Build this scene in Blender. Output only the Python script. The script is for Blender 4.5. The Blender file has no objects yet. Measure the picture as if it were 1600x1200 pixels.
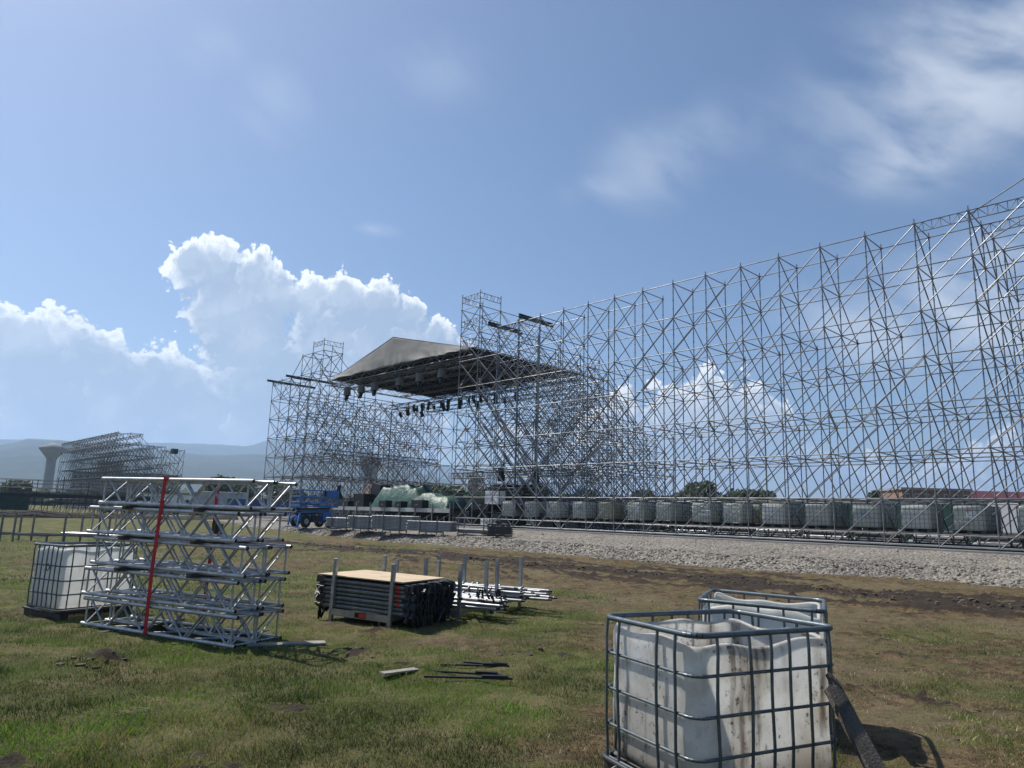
import bpy, bmesh, math, random
import numpy as np
from mathutils import Vector, Matrix, Euler

scene = bpy.context.scene
R = math.radians
# ------------------------------------------------------------------ camera
CAM_H = 1.70; FPX = 1104.0; PITCH = .1846; ROLL = .0304
cam = bpy.data.cameras.new('camera'); camo = bpy.data.objects.new('camera', cam)
scene.collection.objects.link(camo)
cam.sensor_width = 36; cam.lens = 36 * FPX / 1600; cam.clip_start = .05; cam.clip_end = 20000
camo.matrix_world = Matrix.Translation((0, 0, CAM_H)) @ Matrix.Rotation(math.pi / 2 + PITCH, 4, 'X') @ Matrix.Rotation(ROLL, 4, 'Z')
scene.camera = camo
# ------------------------------------------------------------------ render / exposure
scene.view_settings.view_transform = 'Standard'; scene.view_settings.look = 'None'
scene.view_settings.exposure = 0.3; scene.view_settings.gamma = 1; scene.view_settings.use_curve_mapping = False
scene.render.resolution_x = 1024; scene.render.resolution_y = 768
cy = scene.cycles
cy.max_bounces = 6; cy.diffuse_bounces = 3; cy.glossy_bounces = 3; cy.transmission_bounces = 4; cy.transparent_max_bounces = 8
cy.volume_bounces = 1; cy.use_denoising = True
cy.sample_clamp_indirect = 8
try: cy.denoiser = 'OPENIMAGEDENOISE'
except Exception: pass
# ------------------------------------------------------------------ sun direction
SUN_AZ, SUN_EL = R(-57), R(54)          # azimuth from +Y towards +X
sun = bpy.data.lights.new('sun', 'SUN'); sun.energy = 5.0; sun.angle = R(.53); sun.color = (1, .95, .87)
suno = bpy.data.objects.new('sun', sun); scene.collection.objects.link(suno)
sd = Vector((math.sin(SUN_AZ) * math.cos(SUN_EL), math.cos(SUN_AZ) * math.cos(SUN_EL), math.sin(SUN_EL)))
suno.rotation_euler = sd.to_track_quat('Z', 'Y').to_euler()

def azel(px, py):
    """sky direction, degrees, of a spot of the photograph (clouds are at infinity)"""
    a, b = px - 800, py - 600
    dx = a * math.cos(ROLL) + b * math.sin(ROLL); dy = -a * math.sin(ROLL) + b * math.cos(ROLL)
    x, u = dx / FPX, -dy / FPX
    y = math.cos(PITCH) - u * math.sin(PITCH); z = math.sin(PITCH) + u * math.cos(PITCH)
    return math.degrees(math.atan2(x, y)), math.degrees(math.atan2(z, math.hypot(x, y)))

class NT:
    """small helper to write node trees as expressions"""
    def __init__(s, t): s.t = t; s.n = t.nodes; s.l = t.links
    def add(s, typ, **kw):
        n = s.n.new(typ)
        for k, v in kw.items(): setattr(n, k, v)
        return n
    def link(s, a, b):
        if isinstance(a, (int, float)): b.default_value = a
        elif isinstance(a, (tuple, list)):
            b.default_value = a
        else: s.l.new(a, b)
    def m(s, op, a, b=None, c=None, clamp=False):
        n = s.add('ShaderNodeMath', operation=op); n.use_clamp = clamp
        s.link(a, n.inputs[0])
        if b is not None: s.link(b, n.inputs[1])
        if c is not None: s.link(c, n.inputs[2])
        return n.outputs[0]
    def v(s, op, a, b=None):
        n = s.add('ShaderNodeVectorMath', operation=op); s.link(a, n.inputs[0])
        if b is not None:
            if op == 'SCALE': s.link(b, n.inputs['Scale'])
            else: s.link(b, n.inputs[1])
        return n.outputs['Value'] if op in ('LENGTH', 'DOT_PRODUCT', 'DISTANCE') else n.outputs[0]
    def sep(s, a):
        n = s.add('ShaderNodeSeparateXYZ'); s.link(a, n.inputs[0]); return n.outputs
    def comb(s, x, y, z=0.0):
        n = s.add('ShaderNodeCombineXYZ'); s.link(x, n.inputs[0]); s.link(y, n.inputs[1]); s.link(z, n.inputs[2]); return n.outputs[0]
    def mr(s, a, f0, f1, t0=0.0, t1=1.0, smooth=True):
        n = s.add('ShaderNodeMapRange'); n.interpolation_type = 'SMOOTHSTEP' if smooth else 'LINEAR'
        s.link(a, n.inputs['Value'])
        for k, x in zip(('From Min', 'From Max', 'To Min', 'To Max'), (f0, f1, t0, t1)): s.link(x, n.inputs[k])
        return n.outputs[0]
    dim = '3D'
    def noise(s, vec, scale, detail=4, rough=.55, dist=0.0, col=False):
        n = s.add('ShaderNodeTexNoise'); n.noise_dimensions = s.dim
        if vec is not None: s.link(vec, n.inputs['Vector'])
        n.inputs['Scale'].default_value = scale; n.inputs['Detail'].default_value = detail
        n.inputs['Roughness'].default_value = rough; n.inputs['Distortion'].default_value = dist
        return n.outputs['Color' if col else 'Fac']
    def voro(s, vec, scale, detail=0, feature='F1', rough=.5, out='Distance'):
        n = s.add('ShaderNodeTexVoronoi', feature=feature); n.voronoi_dimensions = s.dim; s.link(vec, n.inputs['Vector'])
        n.inputs['Scale'].default_value = scale; n.inputs['Detail'].default_value = detail
        n.inputs['Roughness'].default_value = rough
        if feature == 'SMOOTH_F1': n.inputs['Smoothness'].default_value = .5
        return n.outputs[out]
    def mix(s, f, a, b, blend='MIX'):
        n = s.add('ShaderNodeMix', data_type='RGBA', blend_type=blend); s.link(f, n.inputs[0]); 
        s.link(a if not isinstance(a, tuple) else tuple(a) + ((1,) if len(a) == 3 else ()), n.inputs[6])
        s.link(b if not isinstance(b, tuple) else tuple(b) + ((1,) if len(b) == 3 else ()), n.inputs[7])
        return n.outputs[2]

# ------------------------------------------------------------------ world: sky and clouds
world = bpy.data.worlds.new('World'); scene.world = world; world.use_nodes = True
wt = NT(world.node_tree); wt.n.clear(); wt.dim = '2D'
sky = wt.add('ShaderNodeTexSky', sky_type='NISHITA'); sky.sun_disc = False
sky.sun_elevation = SUN_EL; sky.sun_rotation = SUN_AZ
sky.altitude = 600; sky.air_density = 1.0; sky.dust_density = 1.7; sky.ozone_density = 3.0
SKY_STRENGTH = .088
tc = wt.add('ShaderNodeTexCoord').outputs['Generated']
dn = wt.v('NORMALIZE', tc); o = wt.sep(dn)
az = wt.m('MULTIPLY', wt.m('ARCTAN2', o[0], o[1]), 57.2958)
el = wt.m('MULTIPLY', wt.m('ARCSINE', o[2]), 57.2958)
ae = wt.comb(az, el, 0.0)

CUMULUS = [(10, 545, 68), (55, 540, 66), (105, 565, 68), (165, 590, 72), (235, 600, 66), (290, 600, 58), (60, 620, 85), (180, 650, 85), (300, 660, 80),
           (-70, 560, 90), (-160, 600, 110), (-280, 590, 120), (-60, 680, 110), (60, 720, 90), (200, 735, 80), (340, 740, 80),
           (300, 412, 46), (345, 425, 52), (395, 435, 50), (430, 462, 42), (370, 485, 80), (390, 545, 92), (405, 605, 84), (400, 660, 80), (470, 640, 60), (330, 480, 50),
           (485, 462, 42), (540, 476, 50), (592, 480, 48), (635, 490, 40), (500, 530, 66), (570, 545, 76), (640, 545, 66), (680, 530, 40), (705, 565, 42), (610, 620, 70), (500, 620, 70), (640, 700, 80),
           (985, 680, 75), (1060, 665, 80), (1125, 652, 82), (1190, 680, 68), (930, 700, 60), (1250, 722, 45), (1120, 740, 90), (1010, 760, 70), (1300, 745, 40), (1380, 770, 60), (900, 740, 60), (820, 700, 50),
           (1480, 770, 50), (1570, 745, 70), (1700, 740, 90), (1850, 700, 110)]
def density_group():
    g = bpy.data.node_groups.new('cloud_density', 'ShaderNodeTree')
    g.interface.new_socket('P', in_out='INPUT', socket_type='NodeSocketVector')
    g.interface.new_socket('D', in_out='OUTPUT', socket_type='NodeSocketFloat')
    t = NT(g); t.dim = '2D'; gi = t.add('NodeGroupInput').outputs[0]; go = t.add('NodeGroupOutput')
    w = t.noise(gi, .35, 2, .5, col=True)
    p = t.v('ADD', gi, t.v('SCALE', t.v('SUBTRACT', w, (.5, .5, .5)), 1.5))
    xy = t.v('MULTIPLY', p, (1, 1, 0))
    d = None
    for (x, y, r) in CUMULUS:
        a, e = azel(x, y); k = 1 / (r * .0495)
        n = t.m('MULTIPLY', t.v('DISTANCE', xy, (a, e, 0)), k)
        d = n if d is None else t.m('SMOOTH_MIN', d, n, .25)
    b1 = t.voro(p, .45, 3, 'F1', .6)
    b2 = t.noise(gi, 1.1, 5, .62)
    D = t.m('SUBTRACT', 1.20, d)
    cal = t.mr(D, .45, 1.3, 1.0, .8)                       # calmer texture deep inside the cloud
    D = t.m('ADD', D, t.m('MULTIPLY', t.m('MULTIPLY', t.m('SUBTRACT', .42, b1), .55), cal))
    D = t.m('ADD', D, t.m('MULTIPLY', t.m('MULTIPLY', t.m('SUBTRACT', b2, .5), .30), cal))
    t.link(D, go.inputs[0]); return g
dg = density_group()
def dens(vec):
    n = wt.add('ShaderNodeGroup'); n.node_tree = dg; wt.link(vec, n.inputs[0]); return n.outputs[0]
D0 = dens(ae)
D1 = dens(wt.v('ADD', ae, (-.42, .62, 0)))
D2 = dens(wt.v('ADD', ae, (-1.6, 2.2, 0)))
soft = wt.noise(ae, .16, 3, .5)
edge = wt.mr(wt.m('ADD', el, wt.m('MULTIPLY', soft, 6)), 4, 12, .55, .10)       # ragged and soft low down, crisp on top
alpha = wt.m('MULTIPLY', wt.mr(D0, 0.0, edge), wt.mr(el, -1.5, 4.5, .5, .98))
lit = wt.mr(wt.m('SUBTRACT', D0, D1), -.02, .22)
lit2 = wt.mr(wt.m('SUBTRACT', D0, D2), .0, .75)
rim = wt.mr(D0, .06, .62, 1.0, .13)
br = wt.m('MULTIPLY', wt.m('ADD', wt.m('MULTIPLY', lit, .55), wt.m('MULTIPLY', lit2, .65)), rim)
br = wt.m('ADD', br, wt.m('MULTIPLY', wt.m('SUBTRACT', soft, .47), .5), clamp=True)
ccol = wt.mix(br, (3.5, 4.45, 5.8), (10.8, 11.0, 11.1))
# thin high cloud
CIRRUS = [(1010, 260, 110, 80, .42), (930, 300, 70, 30, .35), (1130, 200, 90, 60, .3), (1470, 140, 250, 150, .6), (1620, 60, 200, 170, .5), (1420, 260, 120, 50, .4),
          (1430, 500, 220, 110, .75), (1590, 460, 160, 110, .55), (1290, 560, 90, 60, .35), (430, 165, 70, 60, .30), (590, 358, 40, 12, .5), (330, 75, 60, 40, .2), (690, 110, 120, 60, .2)]
ci = None
for (x, y, rx, ry, st) in CIRRUS:
    a, e = azel(x, y)
    dd = wt.v('LENGTH', wt.v('MULTIPLY', wt.v('SUBTRACT', ae, (a, e, 0)), (1 / (rx * .0495), 1 / (ry * .0495), 0)))
    q = wt.mr(dd, .0, 1.25, st, 0)
    ci = q if ci is None else wt.m('ADD', ci, q)
rv = wt.add('ShaderNodeVectorRotate', rotation_type='Z_AXIS'); wt.link(ae, rv.inputs['Vector']); rv.inputs['Angle'].default_value = R(28)
st = wt.noise(wt.v('MULTIPLY', rv.outputs[0], (.12, .30, 1)), 1.0, 5, .5, .2)
calpha = wt.m('MULTIPLY', ci, wt.mr(st, .22, .76, 0, 1.0), clamp=True)
hsv = wt.add('ShaderNodeHueSaturation'); hsv.inputs['Saturation'].default_value = 1.10; wt.l.new(sky.outputs[0], hsv.inputs['Color'])
base = wt.mix(wt.m('MULTIPLY', calpha, .8), hsv.outputs[0], (7.6, 8.1, 8.8))
final = wt.mix(alpha, base, ccol)
bg = wt.add('ShaderNodeBackground'); wt.link(final, bg.inputs[0]); bg.inputs[1].default_value = SKY_STRENGTH
wo = wt.add('ShaderNodeOutputWorld'); wt.l.new(bg.outputs[0], wo.inputs[0])
world.cycles.sampling_method = 'MANUAL'; world.cycles.sample_map_resolution = 256

# ------------------------------------------------------------------ numeric helpers
rng = np.random.default_rng(7); rnd = random.Random(11)
_perm = rng.random((256, 256))
def vnoise(x, y):
    x = np.asarray(x, float); y = np.asarray(y, float)
    xi = np.floor(x).astype(int); yi = np.floor(y).astype(int); fx = x - xi; fy = y - yi
    fx = fx * fx * (3 - 2 * fx); fy = fy * fy * (3 - 2 * fy)
    g = lambda a, b: _perm[a & 255, b & 255]
    return (g(xi, yi) * (1 - fx) + g(xi + 1, yi) * fx) * (1 - fy) + (g(xi, yi + 1) * (1 - fx) + g(xi + 1, yi + 1) * fx) * fy
def fbm(x, y, o=4, s=1.0, k=.5):
    t = 0; a = 1; n = 0
    for i in range(o):
        t = t + a * vnoise(np.asarray(x) * s + 17.3 * i, np.asarray(y) * s + 9.1 * i); n += a; a *= k; s *= 2.03
    return t / n
def sstep(a, b, x):
    t = np.clip((np.asarray(x, float) - a) / (b - a), 0, 1); return t * t * (3 - 2 * t)

# ------------------------------------------------------------------ object helpers
COL = scene.collection
def link(o, parent=None):
    COL.objects.link(o)
    if parent is not None: o.parent = parent
    return o
def tag(o, label=None, cat=None, group=None, kind=None):
    if label: o['label'] = label
    if cat: o['category'] = cat
    if group: o['group'] = group
    if kind: o['kind'] = kind
    return o
def thing(name, label, cat, loc=(0, 0, 0), rz=0.0, group=None, rot=None):
    o = bpy.data.objects.new(name, None); o.empty_display_size = .2; link(o)
    o.location = loc; o.rotation_euler = rot if rot else (0, 0, rz)
    return tag(o, label, cat, group)
def copy_tree(o, parent=None):
    c = o.copy(); COL.objects.link(c); c.parent = parent
    for ch in o.children: copy_tree(ch, c)
    return c
ORD = ['first', 'second', 'third', 'fourth', 'fifth', 'sixth', 'seventh', 'eighth', 'ninth', 'tenth', 'eleventh', 'twelfth', 'thirteenth', 'fourteenth',
       'fifteenth', 'sixteenth', 'seventeenth', 'eighteenth', 'nineteenth', 'twentieth']

class MB:
    def __init__(s): s.v = []; s.f = []; s.sm = []
    def add(s, vs, fs, smooth=False):
        b = len(s.v); s.v += [tuple(p) for p in vs]; s.f += [tuple(i + b for i in f) for f in fs]; s.sm += [smooth] * len(fs); return s
    def tube(s, p, q, r, n=6, caps=True, r2=None, hollow=False):
        p = Vector(p); q = Vector(q); d = (q - p)
        if d.length < 1e-6: return s
        d.normalize(); a = d.orthogonal().normalized(); b = d.cross(a); r2 = r if r2 is None else r2
        vs = []
        for c, rr in ((p, r), (q, r2)):
            for k in range(n):
                t = 2 * math.pi * k / n; vs.append(c + (a * math.cos(t) + b * math.sin(t)) * rr)
        fs = [(k, (k + 1) % n, n + (k + 1) % n, n + k) for k in range(n)]
        s.add(vs, fs, True)
        if caps: s.add(vs, [tuple(range(n - 1, -1, -1)), tuple(range(n, 2 * n))], False)
        return s
    def box(s, c, d, m=None):
        x, y, z = d[0] / 2, d[1] / 2, d[2] / 2
        vs = [Vector((i * x, j * y, k * z)) for i in (-1, 1) for j in (-1, 1) for k in (-1, 1)]
        if m is not None: vs = [m @ w for w in vs]
        vs = [w + Vector(c) for w in vs]
        return s.add(vs, [(0, 1, 3, 2), (4, 6, 7, 5), (0, 4, 5, 1), (2, 3, 7, 6), (0, 2, 6, 4), (1, 5, 7, 3)])
    def beam(s, p, q, w, h=None):
        """square bar from p to q"""
        p = Vector(p); q = Vector(q); d = q - p; L = d.length; d.normalize(); h = h or w
        up = Vector((0, 0, 1)) if abs(d.z) < .95 else Vector((0, 1, 0))
        a = d.cross(up).normalized(); b = a.cross(d).normalized()
        vs = [c + a * (i * w / 2) + b * (j * h / 2) for c in (p, q) for i, j in ((-1, -1), (1, -1), (1, 1), (-1, 1))]
        return s.add(vs, [(3, 2, 1, 0), (4, 5, 6, 7), (0, 1, 5, 4), (1, 2, 6, 5), (2, 3, 7, 6), (3, 0, 4, 7)])
    def mesh(s, name, mat):
        me = bpy.data.meshes.new(name); me.from_pydata(s.v, [], s.f); 
        me.polygons.foreach_set('use_smooth', s.sm); me.materials.append(mat); me.update(); return me
    def build(s, name, mat, parent=None, loc=None, rot=None, bevel=0):
        o = bpy.data.objects.new(name, s.mesh(name, mat)); link(o, parent)
        if loc is not None: o.location = loc
        if rot is not None: o.rotation_euler = rot
        if bevel: bev(o, bevel)
        return o
def bev(o, w, seg=2):
    m = o.modifiers.new('bevel', 'BEVEL'); m.width = w; m.segments = seg; m.limit_method = 'ANGLE'; return o
def inst(me, name, parent, mat=None, loc=None):
    o = bpy.data.objects.new(name, me); link(o, parent)
    if mat is not None: o.matrix_local = mat
    if loc is not None: o.location = loc
    return o
def npmesh(name, V, F, mat, smooth=True, attrs=None):
    me = bpy.data.meshes.new(name); V = np.asarray(V, np.float32); F = np.asarray(F, np.int32); k = F.shape[1]
    me.vertices.add(len(V)); me.vertices.foreach_set('co', V.ravel()); me.loops.add(F.size); me.loops.foreach_set('vertex_index', F.ravel())
    me.polygons.add(len(F)); me.polygons.foreach_set('loop_start', np.arange(0, F.size, k, dtype=np.int32))
    me.polygons.foreach_set('use_smooth', np.full(len(F), smooth)); me.update(calc_edges=True)
    for nm, val in (attrs or {}).items():
        if val.ndim == 1: a = me.attributes.new(nm, 'FLOAT', 'POINT'); a.data.foreach_set('value', val.astype(np.float32))
        else: a = me.attributes.new(nm, 'FLOAT_COLOR', 'POINT'); a.data.foreach_set('color', val.astype(np.float32).ravel())
    me.materials.append(mat); return me
def grid_faces(r, c):
    i = np.arange(r - 1)[:, None] * c + np.arange(c - 1)[None, :]
    return np.stack([i, i + 1, i + c + 1, i + c], -1).reshape(-1, 4)

# ------------------------------------------------------------------ materials
def mat(name, col=(.5, .5, .5), rough=.6, metal=0.0, var=.0, vs=3.0, bump=0.0, bs=40.0, spec=.5, coat=0.0, col2=None, coord='Object', dirt=None, dscale=2.0, damt=.5):
    m = bpy.data.materials.new(name); m.use_nodes = True; t = NT(m.node_tree); b = t.n['Principled BSDF']
    b.inputs['Roughness'].default_value = rough; b.inputs['Metallic'].default_value = metal; b.inputs['Specular IOR Level'].default_value = spec
    b.inputs['Coat Weight'].default_value = coat
    c = tuple(col) + (1,); co = t.add('ShaderNodeTexCoord').outputs[coord]
    if var or col2:
        n = t.noise(co, vs, 5, .6)
        c2 = col2 if col2 else tuple(max(0, k * (1 - var)) for k in col)
        c = t.mix(t.mr(n, .35, .65), tuple(col), tuple(c2))
    if dirt:
        n = t.noise(co, dscale, 6, .65); c = t.mix(t.m('MULTIPLY', t.mr(n, .48, .68), damt), c, dirt)
    t.link(c, b.inputs['Base Color'])
    if bump:
        bn = t.add('ShaderNodeBump'); bn.inputs['Strength'].default_value = bump; bn.inputs['Distance'].default_value = .02
        t.link(t.noise(co, bs, 5, .6), bn.inputs['Height']); t.l.new(bn.outputs[0], b.inputs['Normal'])
    if var and not col2:
        t.link(t.mr(t.noise(co, vs * 2, 3), .3, .7, max(.05, rough - .12), min(1, rough + .12)), b.inputs['Roughness'])
    return m
M = {}
M['galv'] = mat('galvanised_steel', (.30, .305, .31), .38, .55, var=.35, vs=1.2, col2=(.13, .135, .14))
M['galv_far'] = mat('galvanised_steel_weathered', (.22, .225, .235), .5, .5, var=.3, vs=1.0)
M['alu'] = mat('aluminium_tube', (.50, .51, .52), .48, .65, var=.25, vs=6, bump=.05, bs=60)
M['cage'] = mat('cage_steel', (.13, .16, .18), .42, .55, var=.3, vs=9)
M['rail'] = mat('zinc_rail', (.42, .43, .44), .42, .7, var=.3, vs=4)
M['dark'] = mat('black_paint', (.011, .012, .014), .45, .1, var=.3, vs=5)
M['matte'] = mat('matte_black_underside', (.008, .008, .009), 1.0, 0, spec=.05)  # roof underside darkness put into the colour, almost no sky reflection
M['darkmetal'] = mat('dark_steel', (.06, .062, .068), .5, .5, var=.3, vs=5)
M['red'] = mat('red_webbing', (.55, .012, .02), .7, 0, var=.3, vs=14, bump=.3, bs=220)
M['redpaint'] = mat('red_paint', (.6, .03, .02), .5)
M['wood'] = mat('weathered_timber', (.10, .085, .07), .85, 0, col2=(.05, .043, .036), vs=9, bump=.6, bs=60)
M['woodgrey'] = mat('grey_board', (.3, .28, .24), .85, 0, col2=(.2, .19, .165), vs=6, bump=.5, bs=50)
M['white'] = mat('white_panel', (.72, .73, .73), .5, 0, var=.12, vs=1.5)
M['greyconc'] = mat('concrete', (.34, .335, .32), .9, 0, var=.25, vs=.8, bump=.5, bs=12)
M['lampcover'] = mat('lamp_cover', (.19, .195, .19), .6, 0, var=.2, vs=4)
M['tubes'] = mat('bundled_tube', (.40, .41, .42), .5, .5, var=.3, vs=3)
M['slab'] = mat('concrete_slab', (.30, .295, .28), .9, 0, var=.3, vs=.7, bump=.5, bs=9)
M['blue'] = mat('blue_lift_paint', (.015, .15, .50), .35, .0, var=.25, vs=3, coat=.3)
M['bluedark'] = mat('blue_container_paint', (.012, .06, .2), .5, 0, var=.25, vs=1.5)
M['labelblue'] = mat('faded_label', (.38, .46, .52), .6, 0, var=.3, vs=6)
M['tyre'] = mat('tyre_rubber', (.02, .02, .021), .85, 0, var=.3, vs=8)
M['glass'] = mat('window_glass', (.03, .035, .04), .08, 0)
M['fascia'] = mat('stage_fascia', (.42, .42, .41), .6, .1, var=.2, vs=1)
M['deck'] = mat('deck_board', (.2, .185, .16), .8, 0, var=.3, vs=1.5)
M['brown'] = mat('roof_tiles', (.17, .10, .075), .8, 0, var=.3, vs=.8)
M['maroon'] = mat('maroon_roof', (.10, .018, .024), .7, 0, var=.2, vs=.3)
M['wallgrey'] = mat('rendered_wall', (.36, .35, .33), .9, 0, var=.25, vs=.2)
M['wallbrick'] = mat('brick_wall', (.28, .16, .11), .9, 0, var=.3, vs=.6)
M['towerconc'] = mat('tower_concrete', (.30, .295, .28), .9, 0, var=.2, vs=.12)
M['straw'] = mat('dry_straw', (.34, .29, .17), .8)
M['crate'] = mat('coupler_crate', (.07, .075, .08), .6, .5, var=.4, vs=12)

def cloth_mat(name, col, trans=.25, rough=.7, ws=2.5, bstr=.7):
    m = bpy.data.materials.new(name); m.use_nodes = True; t = NT(m.node_tree); b = t.n['Principled BSDF']; out = t.n['Material Output']
    co = t.add('ShaderNodeTexCoord').outputs['Object']
    n = t.noise(co, ws, 5, .6, 1.2); c = t.mix(t.mr(n, .3, .7), col, tuple(k * .75 for k in col))
    t.link(c, b.inputs['Base Color']); b.inputs['Roughness'].default_value = rough
    bn = t.add('ShaderNodeBump'); bn.inputs['Strength'].default_value = bstr; bn.inputs['Distance'].default_value = .15
    t.link(n, bn.inputs['Height']); t.l.new(bn.outputs[0], b.inputs['Normal'])
    tr = t.add('ShaderNodeBsdfTranslucent'); t.link(c, tr.inputs[0]); mx = t.add('ShaderNodeMixShader'); mx.inputs[0].default_value = trans
    t.l.new(b.outputs[0], mx.inputs[1]); t.l.new(tr.outputs[0], mx.inputs[2]); t.l.new(mx.outputs[0], out.inputs[0]); return m
M['tarp'] = cloth_mat('grey_roof_tarpaulin', (.20, .20, .195), .02, .8, .6, .10)
M['tarpgreen'] = cloth_mat('green_tarpaulin', (.055, .13, .10), .10, .45, 1.6, .6)
M['mesh'] = cloth_mat('green_site_mesh', (.03, .09, .075), .2, .8, 1, .3)

def tank_mat(name, col, dirt, amt, streak=True, trans=.5):
    m = bpy.data.materials.new(name); m.use_nodes = True; t = NT(m.node_tree); b = t.n['Principled BSDF']; out = t.n['Material Output']
    co = t.add('ShaderNodeTexCoord').outputs['Object']; oi = t.add('ShaderNodeObjectInfo').outputs['Random']
    co = t.v('ADD', co, t.comb(t.m('MULTIPLY', oi, 37.0), t.m('MULTIPLY', oi, 19.0), 0.0))
    z = t.sep(t.add('ShaderNodeTexCoord').outputs['Object'])[2]
    n1 = t.noise(t.v('MULTIPLY', co, (9, 9, .9)), 1.0, 5, .6)
    n2 = t.noise(co, 26, 6, .7); n3 = t.noise(co, 2.2, 4, .6)
    n4 = t.noise(co, 85, 3, .7)
    f = t.m('MULTIPLY', t.mr(n1, .5, .72), t.mr(n3, .38, .62))
    f = t.m('ADD', f, t.m('MULTIPLY', t.mr(n2, .56, .68), t.mr(n3, .42, .6)))
    f = t.m('ADD', f, t.m('MULTIPLY', t.mr(n4, .64, .7), .6))
    f = t.m('ADD', f, t.mr(z, .38, .12, 0, .5))
    f = t.m('MULTIPLY', f, amt, clamp=True)
    c = t.mix(f, t.mix(t.mr(oi, .1, .95), col, tuple(k * q for k, q in zip(col, (.80, .83, .80)))), dirt)
    c = t.mix(t.m('MULTIPLY', t.mr(t.noise(co, 3.1, 5, .65), .42, .62), amt * .28), c, (.50, .44, .35))
    rust = t.m('MULTIPLY', t.m('MULTIPLY', t.mr(t.noise(t.v('MULTIPLY', co, (5, 5, 1.3)), 1.0, 4, .6), .56, .7), t.mr(n3, .5, .6)), amt * .3)
    c = t.mix(rust, c, (.25, .15, .09))
    t.link(c, b.inputs['Base Color']); b.inputs['Roughness'].default_value = .38
    bn = t.add('ShaderNodeBump'); bn.inputs['Strength'].default_value = .25; bn.inputs['Distance'].default_value = .01
    t.link(t.noise(co, 14, 5), bn.inputs['Height']); t.l.new(bn.outputs[0], b.inputs['Normal'])
    tr = t.add('ShaderNodeBsdfTranslucent'); t.link(c, tr.inputs[0]); mx = t.add('ShaderNodeMixShader'); mx.inputs[0].default_value = trans
    t.l.new(b.outputs[0], mx.inputs[1]); t.l.new(tr.outputs[0], mx.inputs[2]); t.l.new(mx.outputs[0], out.inputs[0]); return m
M['tankdirty'] = tank_mat('dirty_white_plastic', (.88, .88, .86), (.15, .115, .08), 1.2, trans=.64)
M['tankclean'] = tank_mat('clean_white_plastic', (.87, .88, .88), (.3, .26, .2), .25, trans=.62)
M['tankgreen'] = tank_mat('translucent_tank_plastic', (.76, .78, .755), (.3, .31, .26), .35, trans=.45)
M['tankyellow'] = tank_mat('yellowed_tank_plastic', (.58, .57, .42), (.26, .25, .18), .4, trans=.4)

def plywood():
    m = bpy.data.materials.new('plywood_sheet'); m.use_nodes = True; t = NT(m.node_tree); b = t.n['Principled BSDF']
    co = t.add('ShaderNodeTexCoord').outputs['Object']
    n = t.noise(t.v('MULTIPLY', co, (1.2, 14, 1)), 1.6, 5, .6, .6); n2 = t.noise(co, 2.5, 5, .65)
    c = t.mix(t.mr(n, .35, .65), (.60, .47, .31), (.47, .36, .235)); c = t.mix(t.m('MULTIPLY', t.mr(n2, .5, .7), .5), c, (.27, .2, .14))
    t.link(c, b.inputs['Base Color']); b.inputs['Roughness'].default_value = .75; return m
M['ply'] = plywood()

def ground_mat():
    m = bpy.data.materials.new('field_soil_and_turf'); m.use_nodes = True; t = NT(m.node_tree); b = t.n['Principled BSDF']
    co = t.add('ShaderNodeTexCoord').outputs['Object']
    g = t.add('ShaderNodeAttribute', attribute_name='green').outputs['Fac']; mu = t.add('ShaderNodeAttribute', attribute_name='mud').outputs['Fac']
    n1 = t.noise(co, 1.1, 6, .65); n2 = t.noise(co, 9, 6, .7); n3 = t.noise(co, 45, 4, .7)
    gf = t.mr(t.m('ADD', g, t.m('ADD', t.m('MULTIPLY', t.m('SUBTRACT', n1, .5), .7), t.m('MULTIPLY', t.m('SUBTRACT', n2, .5), .9))), .35, .68)
    n0 = t.noise(co, .35, 4, .6); n4 = t.noise(co, 3.4, 6, .75); n5 = t.noise(t.v('ADD', co, (31.0, 7.0, 0.0)), 1.6, 6, .72)
    soil = t.mix(t.mr(n4, .38, .62), (.052, .034, .019), (.17, .118, .064)); soil = t.mix(t.m('MULTIPLY', t.mr(n5, .48, .60), .8), soil, (.105, .098, .038))
    soil = t.mix(t.m('MULTIPLY', t.mr(n0, .45, .62), .5), soil, (.175, .145, .085)); soil = t.mix(t.mr(n2, .56, .66), soil, (.04, .028, .019))
    turf = t.mix(t.mr(n3, .35, .65), (.050, .062, .014), (.10, .108, .03)); turf = t.mix(t.mr(n1, .42, .66), turf, (.15, .13, .06))
    c = t.mix(gf, soil, turf); c = t.mix(t.mr(t.m('ADD', mu, t.m('MULTIPLY', t.m('SUBTRACT', n2, .5), .8)), .35, .7), c, (.045, .034, .026))
    t.link(c, b.inputs['Base Color']); b.inputs['Roughness'].default_value = .95; b.inputs['Specular IOR Level'].default_value = .2
    bn = t.add('ShaderNodeBump'); bn.inputs['Strength'].default_value = 1.0; bn.inputs['Distance'].default_value = .05
    t.link(t.m('ADD', n2, t.m('MULTIPLY', n3, .6)), bn.inputs['Height']); t.l.new(bn.outputs[0], b.inputs['Normal']); return m
M['ground'] = ground_mat()
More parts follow.
